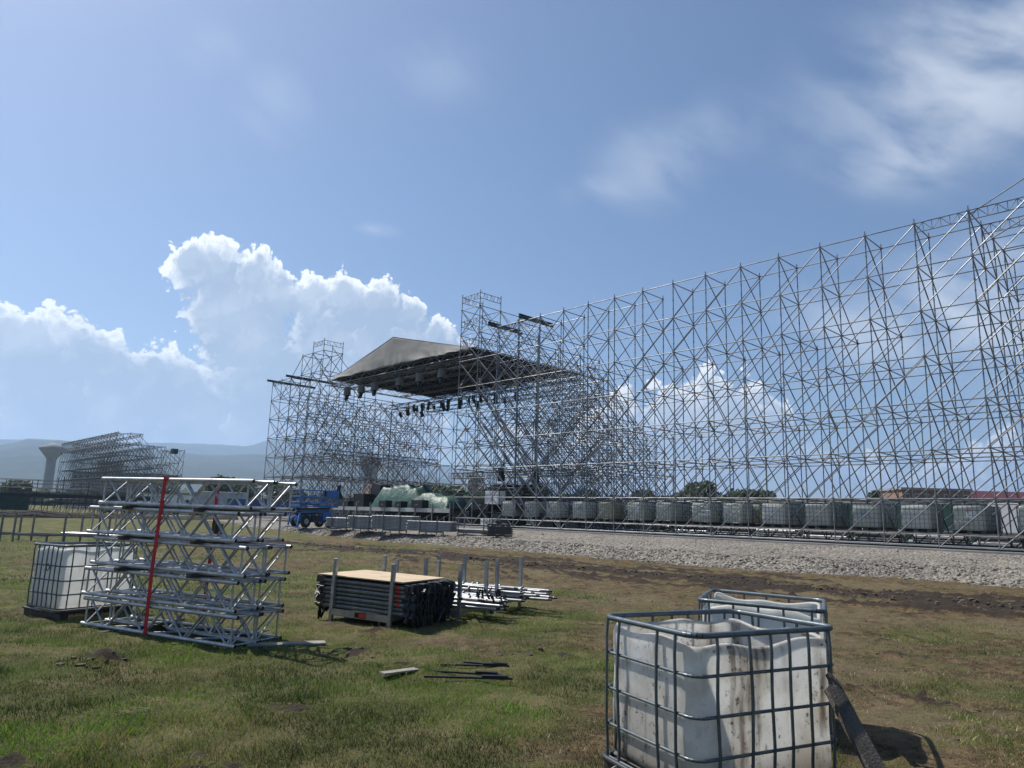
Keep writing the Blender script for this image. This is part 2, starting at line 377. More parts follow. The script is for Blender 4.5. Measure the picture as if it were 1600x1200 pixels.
def gravel_mat():
    m = bpy.data.materials.new('crushed_gravel'); m.use_nodes = True; t = NT(m.node_tree); b = t.n['Principled BSDF']
    co = t.add('ShaderNodeTexCoord').outputs['Object']
    n1 = t.noise(co, .5, 5, .6); v = t.voro(co, 9, 0, out='Color'); d = t.voro(co, 9, 0); v2 = t.voro(co, 28, 0, out='Color'); n2 = t.noise(co, 5, 5, .7)
    c = t.mix(t.mr(n1, .35, .65), (.225, .20, .168), (.165, .148, .126)); c = t.mix(.6, c, t.mr(t.sep(v)[0], 0, 1, .25, .75), 'OVERLAY'); c = t.mix(.5, c, t.mr(t.sep(v2)[0], 0, 1, .25, .75), 'OVERLAY')
    hs = t.add('ShaderNodeHueSaturation'); hs.inputs['Saturation'].default_value = .75; t.link(c, hs.inputs['Color'])
    c = t.mix(t.m('MULTIPLY', t.mr(n2, .5, .66), .6), hs.outputs[0], (.33, .285, .21))
    t.link(c, b.inputs['Base Color']); b.inputs['Roughness'].default_value = .95
    bn = t.add('ShaderNodeBump'); bn.inputs['Strength'].default_value = 1.0; bn.inputs['Distance'].default_value = .08
    t.link(t.m('ADD', t.m('SUBTRACT', 1.0, d), n2), bn.inputs['Height']); t.l.new(bn.outputs[0], b.inputs['Normal']); return m
M['gravel'] = gravel_mat()
def stone_mat():
    m = bpy.data.materials.new('broken_stone'); m.use_nodes = True; t = NT(m.node_tree); b = t.n['Principled BSDF']
    a = t.add('ShaderNodeAttribute', attribute_name='tint').outputs['Color']; t.link(a, b.inputs['Base Color']); b.inputs['Roughness'].default_value = .9; return m
M['stone'] = stone_mat()
def leaf_mat(name, attr='tint', tr=.35, rough=.6):
    m = bpy.data.materials.new(name); m.use_nodes = True; t = NT(m.node_tree); b = t.n['Principled BSDF']; out = t.n['Material Output']
    a = t.add('ShaderNodeAttribute', attribute_name=attr).outputs['Color']; t.link(a, b.inputs['Base Color']); b.inputs['Roughness'].default_value = rough
    x = t.add('ShaderNodeBsdfTranslucent'); t.link(a, x.inputs[0]); mx = t.add('ShaderNodeMixShader'); mx.inputs[0].default_value = tr
    t.l.new(b.outputs[0], mx.inputs[1]); t.l.new(x.outputs[0], mx.inputs[2]); t.l.new(mx.outputs[0], out.inputs[0]); return m
M['blade'] = leaf_mat('grass_blades', rough=.42, tr=.4); M['leaf'] = leaf_mat('tree_leaves', tr=.25)
M['bark'] = mat('bark', (.09, .07, .05), .9, 0, var=.3, vs=3)
M['clod'] = stone_mat(); M['clod'].name = 'mud_clods'
def hill_mat():
    m = bpy.data.materials.new('wooded_hills'); m.use_nodes = True; t = NT(m.node_tree); b = t.n['Principled BSDF']
    co = t.add('ShaderNodeTexCoord').outputs['Object']; n = t.noise(co, .009, 8, .75); n2 = t.noise(co, .0015, 4, .6)
    c = t.mix(t.mr(n, .38, .62), (.02, .034, .022), (.05, .066, .042)); c = t.mix(t.mr(n2, .45, .65), c, (.04, .055, .035))
    t.link(c, b.inputs['Base Color']); b.inputs['Roughness'].default_value = 1; 
    bn = t.add('ShaderNodeBump'); bn.inputs['Strength'].default_value = 1; bn.inputs['Distance'].default_value = 25
    t.link(n, bn.inputs['Height']); t.l.new(bn.outputs[0], b.inputs['Normal']); return m
M['hill'] = hill_mat()

# ------------------------------------------------------------------ site frame: s runs along the front line of the scaffold, w runs back from it
P0 = np.array([18.976, 27.807]); A = -.7648; Z0 = .913; BAY = 2.07
Dv = np.array([math.sin(A), math.cos(A)]); Nv = np.array([Dv[1], -Dv[0]])
FRAME = Matrix(((-Dv[0], Nv[0], 0, P0[0]), (-Dv[1], Nv[1], 0, P0[1]), (0, 0, 1, Z0), (0, 0, 0, 1)))   # local x = -s, y = w, z above the slab
FRZ = math.atan2(-Dv[1], -Dv[0])
def sw(s, w, z=0.0):
    p = P0 + s * Dv + w * Nv; return Vector((p[0], p[1], Z0 + z))
def L(s, w, z=0.0): return Vector((-s, w, z))
FOOT = np.array([(32, 5), (22, 15.5), (15.66, 22.04), (13.25, 24.76), (9.61, 26.9), (5.57, 30.36), (.25, 36.2), (-7.1, 42.5), (-14.2, 48.5), (-23, 57), (-36, 70), (-50, 84)])

# ------------------------------------------------------------------ ground
MUD = np.array([(-16, 39.5), (-10.9, 36.0), (-5.4, 31.7), (-2.3, 28.6), (2.3, 24.4), (6.0, 21.6), (8.6, 18.3), (11.5, 15.7), (16, 12), (24, 6)])
def dist_poly(x, y, P):
    best = np.full(np.shape(x), 1e9)
    for a, b in zip(P[:-1], P[1:]):
        d = b - a; t = np.clip(((x - a[0]) * d[0] + (y - a[1]) * d[1]) / (d @ d), 0, 1)
        best = np.minimum(best, np.hypot(x - a[0] - t * d[0], y - a[1] - t * d[1]))
    return best
def mud_amount(x, y):
    d = dist_poly(x, y, MUD) + (fbm(x, y, 3, .35) - .5) * 1.8
    m = np.exp(-(d / .55) ** 2) + .55 * np.exp(-((d - 1.9) / .4) ** 2) * (fbm(x, y, 3, .5) > .5)
    for (cx, cy, r) in [(-4.3, 8.0, .2), (-4.0, 4.9, .3), (.2, 9.4, .22), (-1.9, 8.9, .2)]:
        m = m + 1.0 * np.exp(-(np.hypot((x - cx) * .6 + (fbm(x, y, 3, 2.5) - .5) * .9, y - cy + (fbm(y, x, 3, 2.5) - .5) * .9) / r) ** 2)
    q = x * .70 - y * .71; p_ = x * .71 + y * .70                      # drag marks run along the haul track
    st = fbm(q * .55, p_ * 2.6, 5, .8, .62)
    m = m + .7 * (y < 13) * sstep(.60, .76, fbm(x + 31, y * 1.5 + 5, 5, 1.1, .65)) * (fbm(x, y, 3, 7.0) > .45)
    m = m + 1.0 * sstep(.50, .62, st) * np.exp(-((dist_poly(x, y, MUD) - .6) / 3.2) ** 2) + .45 * sstep(.60, .70, st) * sstep(13, 18, y) * (1 - sstep(38, 44, y)) * (x > -14)
    return np.clip(m, 0, 1)
def green_amount(x, y):
    b = .80 - .55 * sstep(13, 19, y + .35 * x) - .42 * sstep(.8, 3.4, x - .10 * (y - 6)) + .5 * sstep(14, 20, -x) * sstep(16, 22, y) + .25 * sstep(2, 5, -x) * sstep(12, 20, y)
    b = b + .22 * sstep(2.5, 7, x) * (1 - sstep(8, 17, y)) * sstep(.42, .6, fbm(x, y, 3, .3))
    return np.clip(b + (fbm(x, y, 5, .6) - .5) * 1.6, 0, 1)
def ground_z(x, y):
    near = 1 - sstep(30, 60, y)
    z = .45 * sstep(40, 64, y) + near * ((fbm(x, y, 3, .45) - .5) * .08 + (fbm(x, y, 4, 2.6) - .5) * .085)
    mu = mud_amount(x, y) * near
    return z + mu * (.07 + (fbm(x + 5, y, 4, 4.0, .65) - .5) * .30)
ys = np.concatenate([np.linspace(-5, 3, 12, endpoint=False), np.geomspace(3 + 0, 70, 430, endpoint=False), np.geomspace(70, 6150, 60)])
ts = np.sign(np.linspace(-1, 1, 401)) * np.abs(np.linspace(-1, 1, 401)) ** 1.15
YY = np.repeat(ys[:, None], len(ts), 1); XX = ts[None, :] * np.clip((YY + 6) * 1.5, 14, 5900)
ZZ = ground_z(XX, YY)
gm = npmesh('field', np.stack([XX, YY, ZZ], -1).reshape(-1, 3), grid_faces(len(ys), len(ts)), M['ground'], True,
            {'green': green_amount(XX, YY).ravel(), 'mud': mud_amount(XX, YY).ravel()})
tag(link(bpy.data.objects.new('ground', gm)), kind='structure')

# gravel embankment: a sheet running from its foot back over the building pad
cum = np.concatenate([[0], np.cumsum(np.hypot(*np.diff(FOOT, axis=0).T))])
uu = np.linspace(0, cum[-1], 420); fx = np.interp(uu, cum, FOOT[:, 0]); fy = np.interp(uu, cum, FOOT[:, 1])
fx = fx + (fbm(uu, uu * 0, 4, .5) - .5) * 1.1 * Nv[0]; fy = fy + (fbm(uu, uu * 0, 4, .5) - .5) * 1.1 * Nv[1]
vv = np.concatenate([np.linspace(-.3, 3, 34, endpoint=False), np.linspace(3, 14, 40, endpoint=False), np.linspace(14, 70, 20)])
GX = fx[:, None] + vv[None, :] * Nv[0]; GY = fy[:, None] + vv[None, :] * Nv[1]
def bank_z(x, y, v):
    w = (x - P0[0]) * Nv[0] + (y - P0[1]) * Nv[1]
    s = (x - P0[0]) * Dv[0] + (y - P0[1]) * Dv[1]
    gap = np.maximum(v + np.maximum(-1.0 - w, 0), 1.0)
    t = np.clip(v / gap, 0, 1)
    wid = .95 + .35 * fbm(s, w * 0, 2, .3)
    left = sstep(40, 56, s)                                    # the bank dies away towards the far field
    h1 = .40 * (1 - left) + .50 * left
    z = h1 * sstep(-.15, 1, v / wid / (1 + 3 * left)) + (.86 - h1) * t ** 1.5 * sstep(.6, 2.5, v) * (1 - .85 * left)
    z = z + (fbm(x, y, 4, 1.7) - .5) * .13 * sstep(-.1, .3, v) * (1 - sstep(-2.2, -1, w)) + (fbm(x, y, 3, 6) - .5) * .06 * (1 - sstep(1.5, 3.5, v)) * sstep(-.1, .2, v) + .09 * np.exp(-((v - 1.3 - .5 * (fbm(x, y, 2, .4) - .5)) / .3) ** 2) * fbm(x + 9, y, 2, .9)
    z = z + (fbm(x, y, 3, .5) - .5) * .12 * sstep(1, 3, v) * (1 - sstep(-2.2, -1, w))
    return np.where(v < -.2, -.2, z + (w > -1) * (-.02))
GZ = bank_z(GX, GY, np.repeat(vv[None, :], len(uu), 0)) + np.where(GY > 45, .0, 0)
gb = npmesh('gravel_bank', np.stack([GX, GY, GZ], -1).reshape(-1, 3), grid_faces(len(uu), len(vv))[:, ::-1], M['gravel'])
tag(link(bpy.data.objects.new('gravel_bank', gb)), kind='structure')

def ico():
    bm = bmesh.new(); bmesh.ops.create_icosphere(bm, subdivisions=1, radius=1); v = np.array([p.co[:] for p in bm.verts]); f = np.array([[q.index for q in p.verts] for p in bm.faces]); bm.free(); return v, f
ICV, ICF = ico()
def scatter_lumps(name, P, size, cols, mat_, flat=.7, jit=.35):
    n = len(P); V = np.repeat(ICV[None], n, 0) * (1 + (rng.random((n, len(ICV), 1)) - .5) * jit * 2)
    V = V * (size[:, None, None] * np.stack([.7 + .6 * rng.random(n), .7 + .6 * rng.random(n), flat * (.6 + .6 * rng.random(n))], -1)[:, None, :])
    a = rng.random(n) * 6.28; c, s_ = np.cos(a)[:, None], np.sin(a)[:, None]
    V = np.stack([V[..., 0] * c - V[..., 1] * s_, V[..., 0] * s_ + V[..., 1] * c, V[..., 2]], -1) + P[:, None, :]
    F = (ICF[None] + (np.arange(n) * len(ICV))[:, None, None]).reshape(-1, 3)
    me = npmesh(name, V.reshape(-1, 3), F, mat_, False, {'tint': np.repeat(np.concatenate([cols, np.ones((n, 1))], 1), len(ICV), 0)})
    return tag(link(bpy.data.objects.new(name, me)), kind='stuff')
# stones on the bank
n = 24000
u = rng.random(n) ** .75 * 62 + 6; v = np.where(rng.random(n) < .62, rng.random(n) * 1.7 - .15, rng.random(n) ** 1.3 * 7)
sx = np.interp(u, cum, FOOT[:, 0]) + (fbm(u, u * 0, 4, .5) - .5) * 1.1 * Nv[0]; sy = np.interp(u, cum, FOOT[:, 1]) + (fbm(u, u * 0, 4, .5) - .5) * 1.1 * Nv[1]
sx = sx + v * Nv[0]; sy = sy + v * Nv[1]; ww = (sx - P0[0]) * Nv[0] + (sy - P0[1]) * Nv[1]
k = ww < -1.0; sx, sy, v, ww = sx[k], sy[k], v[k], ww[k]; n = len(sx)
keep = (v < 1.6) | (fbm(sx, sy, 3, .8) > .5); sx, sy, v, ww = sx[keep], sy[keep], v[keep], ww[keep]; n = len(sx)
sz = bank_z(sx, sy, v)
size = .010 + .055 * rng.random(n) ** 7 + .012 * (v < 1.5) * rng.random(n)
yel = ((v > 2.0) & (rng.random(n) < .65))[:, None]
t_ = rng.random((n, 1)); cols = (np.array([[.13, .118, .10]]) * (1 - t_) + np.array([[.31, .285, .24]]) * t_) * (.7 + .6 * rng.random((n, 1)))
cols = np.where(yel, (np.array([[.40, .35, .26]])) * (.7 + .6 * rng.random((n, 1))), cols)
scatter_lumps('bank_stones', np.stack([sx, sy, sz + size * .2], -1), size, cols, M['stone'])
# clods along the churned mud and over the bare soil
u = rng.random(9000); cm = np.concatenate([[0], np.cumsum(np.hypot(*np.diff(MUD, axis=0).T))])
mx = np.interp(u * cm[-1], cm, MUD[:, 0]); my = np.interp(u * cm[-1], cm, MUD[:, 1]); mx = mx + rng.normal(0, .55, 9000); my = my + rng.normal(0, .55, 9000)
bx = rng.uniform(-14, 26, 9000); by = rng.uniform(6, 40, 9000); kk = (green_amount(bx, by) < .35) & (by > 5); bx, by = bx[kk], by[kk]
cx_ = np.concatenate([[-4.3] * 40, [-4.0] * 30, [.2] * 20, [-1.9] * 20]) + rng.normal(0, .2, 110); cy_ = np.concatenate([[8.0] * 40, [4.9] * 30, [9.4] * 20, [8.9] * 20]) + rng.normal(0, .16, 110)
mx = np.concatenate([mx, bx, cx_]); my = np.concatenate([my, by, cy_]); n = len(mx)
size = .010 + .055 * rng.random(n) ** 5; size[9000:9000 + len(bx)] *= .6
scatter_lumps('mud_clods', np.stack([mx, my, ground_z(mx, my) + size * .1], -1), size, np.array([[.075, .056, .038]]) * (.45 + .9 * rng.random((n, 1))), M['clod'], .6)

# grass blades
def blades(n, y0, y1, hmin, hmax, wid, power=2.0, thresh=.34, straw=False):
    q = rng.random(n); Y = (y0 ** (1 - power + 1) + q * (y1 ** (2 - power) - y0 ** (2 - power))) ** (1 / (2 - power)) if power != 2 else y0 * (y1 / y0) ** q
    X = (rng.random(n) * 2 - 1) * (Y * .80 + 1.2)
    g = green_amount(X, Y) + (fbm(X, Y, 3, 6) - .5) * .5; mu = mud_amount(X, Y)
    k = ((g < .5) & (fbm(X, Y, 3, .8) + .25 * rng.random(n) > .55) if straw else (g > thresh * (.6 + .9 * rng.random(n)))) & (mu < .4) & (dist_poly(X, Y, FOOT) > .5); X, Y, g = X[k], Y[k], g[k]; n = len(X)
    h = (hmin + (hmax - hmin) * rng.random(n) ** 1.6) * (.5 + .7 * np.clip(g, 0, 1)) * (.25 + 1.9 * fbm(X, Y, 3, 2.8) ** 1.8); h = h * (1.6 if straw else 1); a = rng.random(n) * 6.28; ln = h * (.35 + .8 * rng.random(n)) * (1.5 if straw else 1); b = rng.random(n) * 6.28
    w = wid * (.7 + .6 * rng.random(n)); Z = ground_z(X, Y) - .005
    ca, sa = np.cos(a) * w, np.sin(a) * w; lx, ly = np.cos(b) * ln, np.sin(b) * ln
    V = np.stack([np.stack([X - ca, Y - sa, Z], -1), np.stack([X + ca, Y + sa, Z], -1), np.stack([X + lx * .4 + ca * .7, Y + ly * .4 + sa * .7, Z + h * .62], -1),
                  np.stack([X + lx * .4 - ca * .7, Y + ly * .4 - sa * .7, Z + h * .62], -1), np.stack([X + lx, Y + ly, Z + h], -1)], 1)
    i = np.arange(n)[:, None] * 5; F = np.concatenate([i + [[0, 1, 2]], i + [[0, 2, 3]], i + [[3, 2, 4]]])
    t = rng.random((n, 1)); dry = (rng.random(n) < .08 + .45 * (1 - sstep(.3, .75, g)) + .5 * (fbm(X, Y, 3, .9) > .58) + (.25 if straw else 0))[:, None]
    c = np.array([[.045, .12, .008]]) * (1 - t) + np.array([[.18, .30, .028]]) * t; c = np.where(dry, np.array([[.30, .245, .10]]) * (.5 + .6 * t), c)
    c = c * (.55 + .75 * rng.random((n, 1)) ** 1.3) * (.35 + .95 * sstep(.3, .68, fbm(X, Y, 4, 1.1)))[:, None]
    return V.reshape(-1, 3), F, np.repeat(np.concatenate([c, np.ones((n, 1))], 1), 5, 0)
parts = [blades(400000, 3.2, 15, .014, .066, .0024), blades(90000, 15, 38, .03, .08, .006), blades(170000, 3.2, 34, .012, .045, .0030, straw=True)]
off = 0; Vs, Fs, Cs = [], [], []
for V, F, C in parts: Vs.append(V); Fs.append(F + off); Cs.append(C); off += len(V)
gme = npmesh('grass', np.concatenate(Vs), np.concatenate(Fs), M['blade'], True, {'tint': np.concatenate(Cs)})
tag(link(bpy.data.objects.new('grass', gme)), 'short patchy meadow grass growing over the field', 'grass', kind='stuff')

# concrete slab under the scaffold
mb = MB(); mb.box((-29, 12, -.10), (72, 25.6, .2)); o = mb.build('concrete_slab', M['slab']); o.matrix_world = FRAME; tag(o, kind='structure')

# ------------------------------------------------------------------ hills
def ridge(name, dist, pts, depth, seed):
    px = [p[0] for p in pts]; H = []; xs = np.linspace(-900, 2600, 420)
    prof = np.interp(xs, px, [p[1] for p in pts]) + (fbm(xs, xs * 0 + seed, 5, .012) - .5) * 9 + (fbm(xs, xs * 0 + seed, 3, .12) - .5) * 2.0
    V = []; rows = np.linspace(0, 1, 26)
    for k, r in enumerate(rows):
        for x, y in zip(xs, prof):
            a, e = azel(x, y); a = R(a); e = R(max(e, .05))
            rr = dist - depth * (1 - r) * .9; hh = (dist * math.tan(e)) * (r ** .85)
            V.append((rr * math.sin(a), rr * math.cos(a), hh))
    V = np.array(V); nz = (fbm(V[:, 0], V[:, 1], 6, 1 / 300.) - .5) * dist * .018 * np.repeat(np.sin(rows * math.pi) ** .8, len(xs)); V[:, 2] += nz + CAM_H * 0
    back = V[-len(xs):].copy(); back[:, :2] *= 1.25; back[:, 2] = -5; V = np.concatenate([V, back])
    me = npmesh(name, V, grid_faces(len(rows) + 1, len(xs))[:, ::-1], M['hill']); return tag(link(bpy.data.objects.new(name, me)), kind='structure')
ridge('hills', 3000, [(-900, 700), (-300, 690), (0, 694), (41, 686), (93, 688), (160, 700), (227, 697), (309, 708), (421, 710), (520, 712), (610, 722), (660, 738), (720, 752), (800, 764), (900, 775), (1100, 792), (1500, 812), (2600, 840)], 1600, 3.3)
ridge('mountains', 4800, [(-900, 690), (-300, 686), (0, 685), (60, 686), (150, 694), (231, 690), (338, 692), (389, 697), (421, 688), (470, 684), (520, 690), (600, 704), (700, 726), (780, 741), (860, 752), (960, 772), (1200, 800), (2600, 838)], 1300, 8.1)

# ------------------------------------------------------------------ haze
def haze():
    mb = MB(); mb.box((0, 3050, 289), (12000, 6400, 600)); m = bpy.data.materials.new('haze'); m.use_nodes = True; t = NT(m.node_tree); t.n.clear()
    o = t.add('ShaderNodeOutputMaterial'); v = t.add('ShaderNodeVolumePrincipled'); v.inputs['Color'].default_value = (.50, .70, 1, 1); v.inputs['Density'].default_value = .00021; v.inputs['Anisotropy'].default_value = .3
    t.l.new(v.outputs[0], o.inputs['Volume']); ob = mb.build('haze', m); tag(ob, 'thin blue summer haze over the whole valley', 'haze', kind='stuff'); return ob
haze()

# ------------------------------------------------------------------ scaffolding
MESHC = {}; STEEL = ['galv']
M['galv_backlit'] = mat('backlit_scaffold_steel', (.15, .155, .165), .5, .4, var=.35, vs=1.2, col2=(.07, .075, .08))  # same steel as the near scaffold, backlit darkness put into its colour
def post_mesh(h, detail=True):
    k = ('post', round(h, 2), detail, STEEL[0])
    if k not in MESHC:
        mb = MB(); mb.tube((0, 0, -.02), (0, 0, h + .22), .0285, 6)
        z = .5
        while detail and z < h + .01:
            mb.tube((0, 0, z - .008), (0, 0, z + .008), .052, 6); z += .5
        z = 2.0
        while z < h + .01:
            mb.box((0, 0, z), (.105, .105, .085)); z += 2
        mb.box((0, 0, -.0), (.15, .15, .012))
        MESHC[k] = mb.mesh('post', M[STEEL[0]])
    return MESHC[k]
def bar_mesh(name, length, r=.0245, n=6):
    k = (name, round(length, 3), r, STEEL[0])
    if k not in MESHC: MESHC[k] = MB().tube((0, 0, 0), (length, 0, 0), r, n, caps=False).mesh(name, M[STEEL[0]])
    return MESHC[k]
def align(p, q):
    x = (q - p).normalized(); up = Vector((0, 0, 1)) if abs(x.z) < .98 else Vector((0, 1, 0)); y = up.cross(x).normalized(); z = x.cross(y)
    return Matrix(((x.x, y.x, z.x, p.x), (x.y, y.y, z.y, p.y), (x.z, y.z, z.z, p.z), (0, 0, 0, 1)))
def scaffold(name, label, H, dpat, npat, zmin=None, group=None, limit=300, levels=2.0, frame=FRAME, detail=True, r=.0275, extra_low=True, drop=.03, cat='scaffold', skipposts=None):
    root = bpy.data.objects.new(name, None); link(root); root.matrix_world = frame; tag(root, label, cat, group)
    zmin = zmin or {}
    posts, bars = [], {'ledger': [], 'brace': []}
    for (i, j), h in H.items():
        if skipposts and (i, j) in skipposts: continue
        posts.append((i, j, h, 0))
    J = random.Random(5)
    for (i, j), h in H.items():
        for di, dj, pat in ((1, 0, dpat), (0, 1, npat)):
            nb = H.get((i + di, j + dj))
            if nb is None: continue
            hm = min(h, nb); z = levels; z0 = max(zmin.get((i, j), 0), zmin.get((i + di, j + dj), 0))
            a0 = L(i * BAY, j * BAY); b0 = L((i + di) * BAY, (j + dj) * BAY)
            while z <= hm + .01:
                up = Vector((0, 0, z))
                if z >= z0 and J.random() > drop * .4: bars['ledger'].append((a0 + up, b0 + up))
                if z > z0:
                    lo = Vector((0, 0, z - levels + .06)); hi = Vector((0, 0, z - .06)); pt = pat(i, j, z) if callable(pat) else pat
                    if J.random() > drop:
                        if pt in ('a', 'x'): bars['brace'].append((a0 + lo, b0 + hi))
                        if pt in ('b', 'x'): bars['brace'].append((a0 + hi, b0 + lo))
                z += levels
            if extra_low and z0 == 0:
                for zz in (.12, .55):
                    bars['ledger'].append((a0 + Vector((0, 0, zz)), b0 + Vector((0, 0, zz))))
            if abs(h - nb) >= levels and max(h, nb) > z0 and J.random() > .1:      # sloping strut where the height steps
                hi_, lo_ = (a0, b0) if h > nb else (b0, a0)
                bars['brace'].append((hi_ + Vector((0, 0, hm + levels - .05)), lo_ + Vector((0, 0, hm - .02))))
    for i, j, h, z0 in posts:
        ob = inst(post_mesh(h, detail), 'post', root); ob.location = L(i * BAY, j * BAY)
    cl = frame.inverted() @ Vector((0, 0, CAM_H))
    for kind, lst in bars.items():
        lst.sort(key=lambda b: ((b[0] + b[1]) * .5 - cl).length)
        for p, q in lst[:limit]: inst(bar_mesh(kind, (q - p).length, r), kind, root, align(p, q))
        if len(lst) > limit:
            mb = MB()
            for p, q in lst[limit:]: mb.tube(p, q, r, 5, caps=False)
            o = mb.build(kind, M[STEEL[0]], root); o['kind'] = 'stuff'
    return root

def lattice(mb, p, q, depth=.42, r=.024, n=6, rr=.015):
    """a flat lattice girder between p and q, hanging down"""
    p = Vector(p); q = Vector(q); dn_ = Vector((0, 0, -depth)); mb.tube(p, q, r); mb.tube(p + dn_, q + dn_, r)
    for k in range(n):
        a = p.lerp(q, k / n); b = p.lerp(q, (k + 1) / n)
        mb.tube(a if k % 2 else a + dn_, b + dn_ if k % 2 else b, rr, 5, caps=False); mb.tube(b, b + dn_, rr, 5, caps=False)

# the long wall on the right
H = {}
for i in range(-5, 12):
    hs = [14, 14, 14, 14, 14] if i <= 0 else [14, 14, 10, 6]
    if i in (-2, -3): hs = [16, 16, 16, 16, 14]
    for j, h in enumerate(hs): H[(i, j)] = h
wall = scaffold('scaffold_wall', 'long tall grey tube scaffold wall holding the rows of caged water tanks', H, 'b', 'b', group=None)
for s0, s1, z, w in ((0, -2.07, 14, 0), (2.07, 0, 14, 0), (-2.07, -4.14, 14, 0), (0, -2.07, 14, 2.07)):
    mb = MB(); lattice(mb, L(s0, w, z), L(s1, w, z)); mb.build('lattice_girder', M['galv'], wall)
for z in (14, 12.4): MB().tube(L(.0, .0, z - .2), L(-4.14, 0, z + 2 - .2 + (14 - z) * 0), .026).build('strut', M['galv'], wall)
for i in range(-5, 12):                                         # bottom rails, planks on the first lift
    mb = MB(); mb.box(L((i + .5) * BAY, -.02, .10), (BAY - .03, .24, .05)); mb.build('base_plank', M['rail'], wall)
    for j in (1, 2):
        if (i + j) % 3: mb = MB(); mb.box(L((i + .5) * BAY, (j + .5) * BAY - .4, 2.07), (BAY - .05, 1.1, .06)); mb.build('deck_plank', M['deck'], wall)
    mb = MB(); mb.box(L((i + .5) * BAY, 2.3, .60), (BAY - .06, 3.9, .07)); mb.build('tank_deck', M['deck'], wall)
# right stage tower
H = {}
prof = {11: {0: 14, 1: 14, 2: 10, 3: 6, 4: 6, 5: 6, 6: 4}, 12: {0: 14, 1: 14, 2: 12, 3: 12, 4: 10, 5: 8, 6: 6, 7: 6}, 13: {0: 14, 1: 14, 2: 13.0, 3: 12, 4: 12, 5: 10, 6: 10, 7: 8},
        14: {0: 14, 1: 14, 2: 14, 3: 12, 4: 12, 5: 12, 6: 12, 7: 10}, 15: {0: 17, 1: 17, 2: 16, 3: 15, 4: 14, 5: 12, 6: 12, 7: 12}, 16: {0: 17, 1: 17, 2: 14, 3: 14, 4: 12, 5: 12, 6: 12, 7: 12}}
for i, d in prof.items():
    for j, h in d.items(): H[(i, j)] = h
tr_ = scaffold('scaffold_tower', 'dense scaffold tower carrying the right side of the stage roof', H, lambda i, j, z: 'a' if j % 2 else 'x', lambda i, j, z: 'x', group=None, drop=.05, skipposts={(11, 0), (11, 1), (11, 2), (11, 3)})
for z in (17, 15.1, 13.6):
    for (a, b) in ((L(16 * BAY, 0, z), L(15 * BAY, 0, z)), (L(15 * BAY, 0, z), L(15 * BAY, BAY, z)), (L(16 * BAY, 0, z), L(16 * BAY, BAY, z))):
        mb = MB(); lattice(mb, a, b); mb.build('lattice_girder', M['galv'], tr_)
for a, b in ((L(14 * BAY, 0, 13.95), L(13 * BAY, 0, 13.95)), (L(13 * BAY, 0, 13.95), L(12 * BAY, 0, 13.95)), (L(12 * BAY, 0, 13), L(12 * BAY, BAY, 13)), (L(13 * BAY, 0, 13), L(13 * BAY, BAY, 13))):
    mb = MB(); lattice(mb, a, b); mb.build('lattice_girder', M['galv'], tr_)
for s_, z_ in ((26.2, 14.28), (29.3, 14.28)):
    mb = MB(); mb.box(L(s_, 1.0, z_), (.14, 3.4, .05)); mb.box(L(s_, 1.0, z_ - .24), (.14, 3.4, .05)); mb.box(L(s_, 1.0, z_ - .12), (.05, 3.4, .2)); mb.build('steel_girder', M['darkmetal'], tr_)
for (sa, za, sb, zb) in ((33.1, 10.0, 24.9, .1), (31.0, 10.5, 22.8, .1)):   # heavy raking struts
    MB().tube(L(sa, .12, za), L(sb, .12, zb), .055, 8).build('raking_strut', M['galv'], tr_)
    MB().tube(L(sa, 2.2, za), L(sb, 2.2, zb), .055, 8).build('raking_strut', M['galv'], tr_)
# left stage tower
STEEL[0] = 'galv_backlit'
H = {}
for i in range(26, 32):
    for j in range(0, 9):
        h = 14 if j < 2 else (13.0 if j < 4 else 12)
        if i in (26, 27): h = {0: 17, 1: 17, 2: 15}.get(j, h)
        if i == 28 and j < 2: h = 16
        if i >= 30 and j > 5: h = 10
        H[(i, j)] = h
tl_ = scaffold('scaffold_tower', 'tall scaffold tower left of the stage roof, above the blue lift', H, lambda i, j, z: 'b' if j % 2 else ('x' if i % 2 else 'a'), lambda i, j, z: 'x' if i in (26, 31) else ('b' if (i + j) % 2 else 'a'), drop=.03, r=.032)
for (s_, z_) in ((31 * BAY + .1, 14.15), (29 * BAY, 14.15)):
    MB().beam(L(s_, -.6, z_), L(s_, 5.0, z_), .14, .22).build('steel_girder', M['darkmetal'], tl_)
for a, b in ((L(27 * BAY, 0, 17), L(26 * BAY, 0, 17)), (L(26 * BAY, 0, 17), L(26 * BAY, BAY, 17)), (L(31 * BAY, 0, 14), L(30 * BAY, 0, 14))):
    mb = MB(); lattice(mb, a, b); mb.build('lattice_girder', M['galv'], tl_)
mb = MB(); lattice(mb, L(53.0, -.1, 6.4), L(53.0, 14, 6.4), .35, .05, 16, .025); mb.build('lattice_girder', M['galv'], tl_)
# back wall of the stage
H = {}; zm = {}; sk = set()
for i in range(16, 27):
    for j in (8, 9):
        H[(i, j)] = 12 if i not in (19, 20, 21) else 10; zm[(i, j)] = 4
tb_ = scaffold('scaffold_backdrop', 'open scaffold lattice across the back of the stage, seen below the roof', H, 'x', 'b', zmin=zm, extra_low=False, detail=False, r=.032)
mb = MB()
for k in (0, .6):
    lattice(mb, L(16 * BAY, 16.2 + k, 5.2), L(26 * BAY, 16.2 + k, 5.2), .6, .05, 26, .03)
mb.build('lattice_girder', M['galv'], tb_)

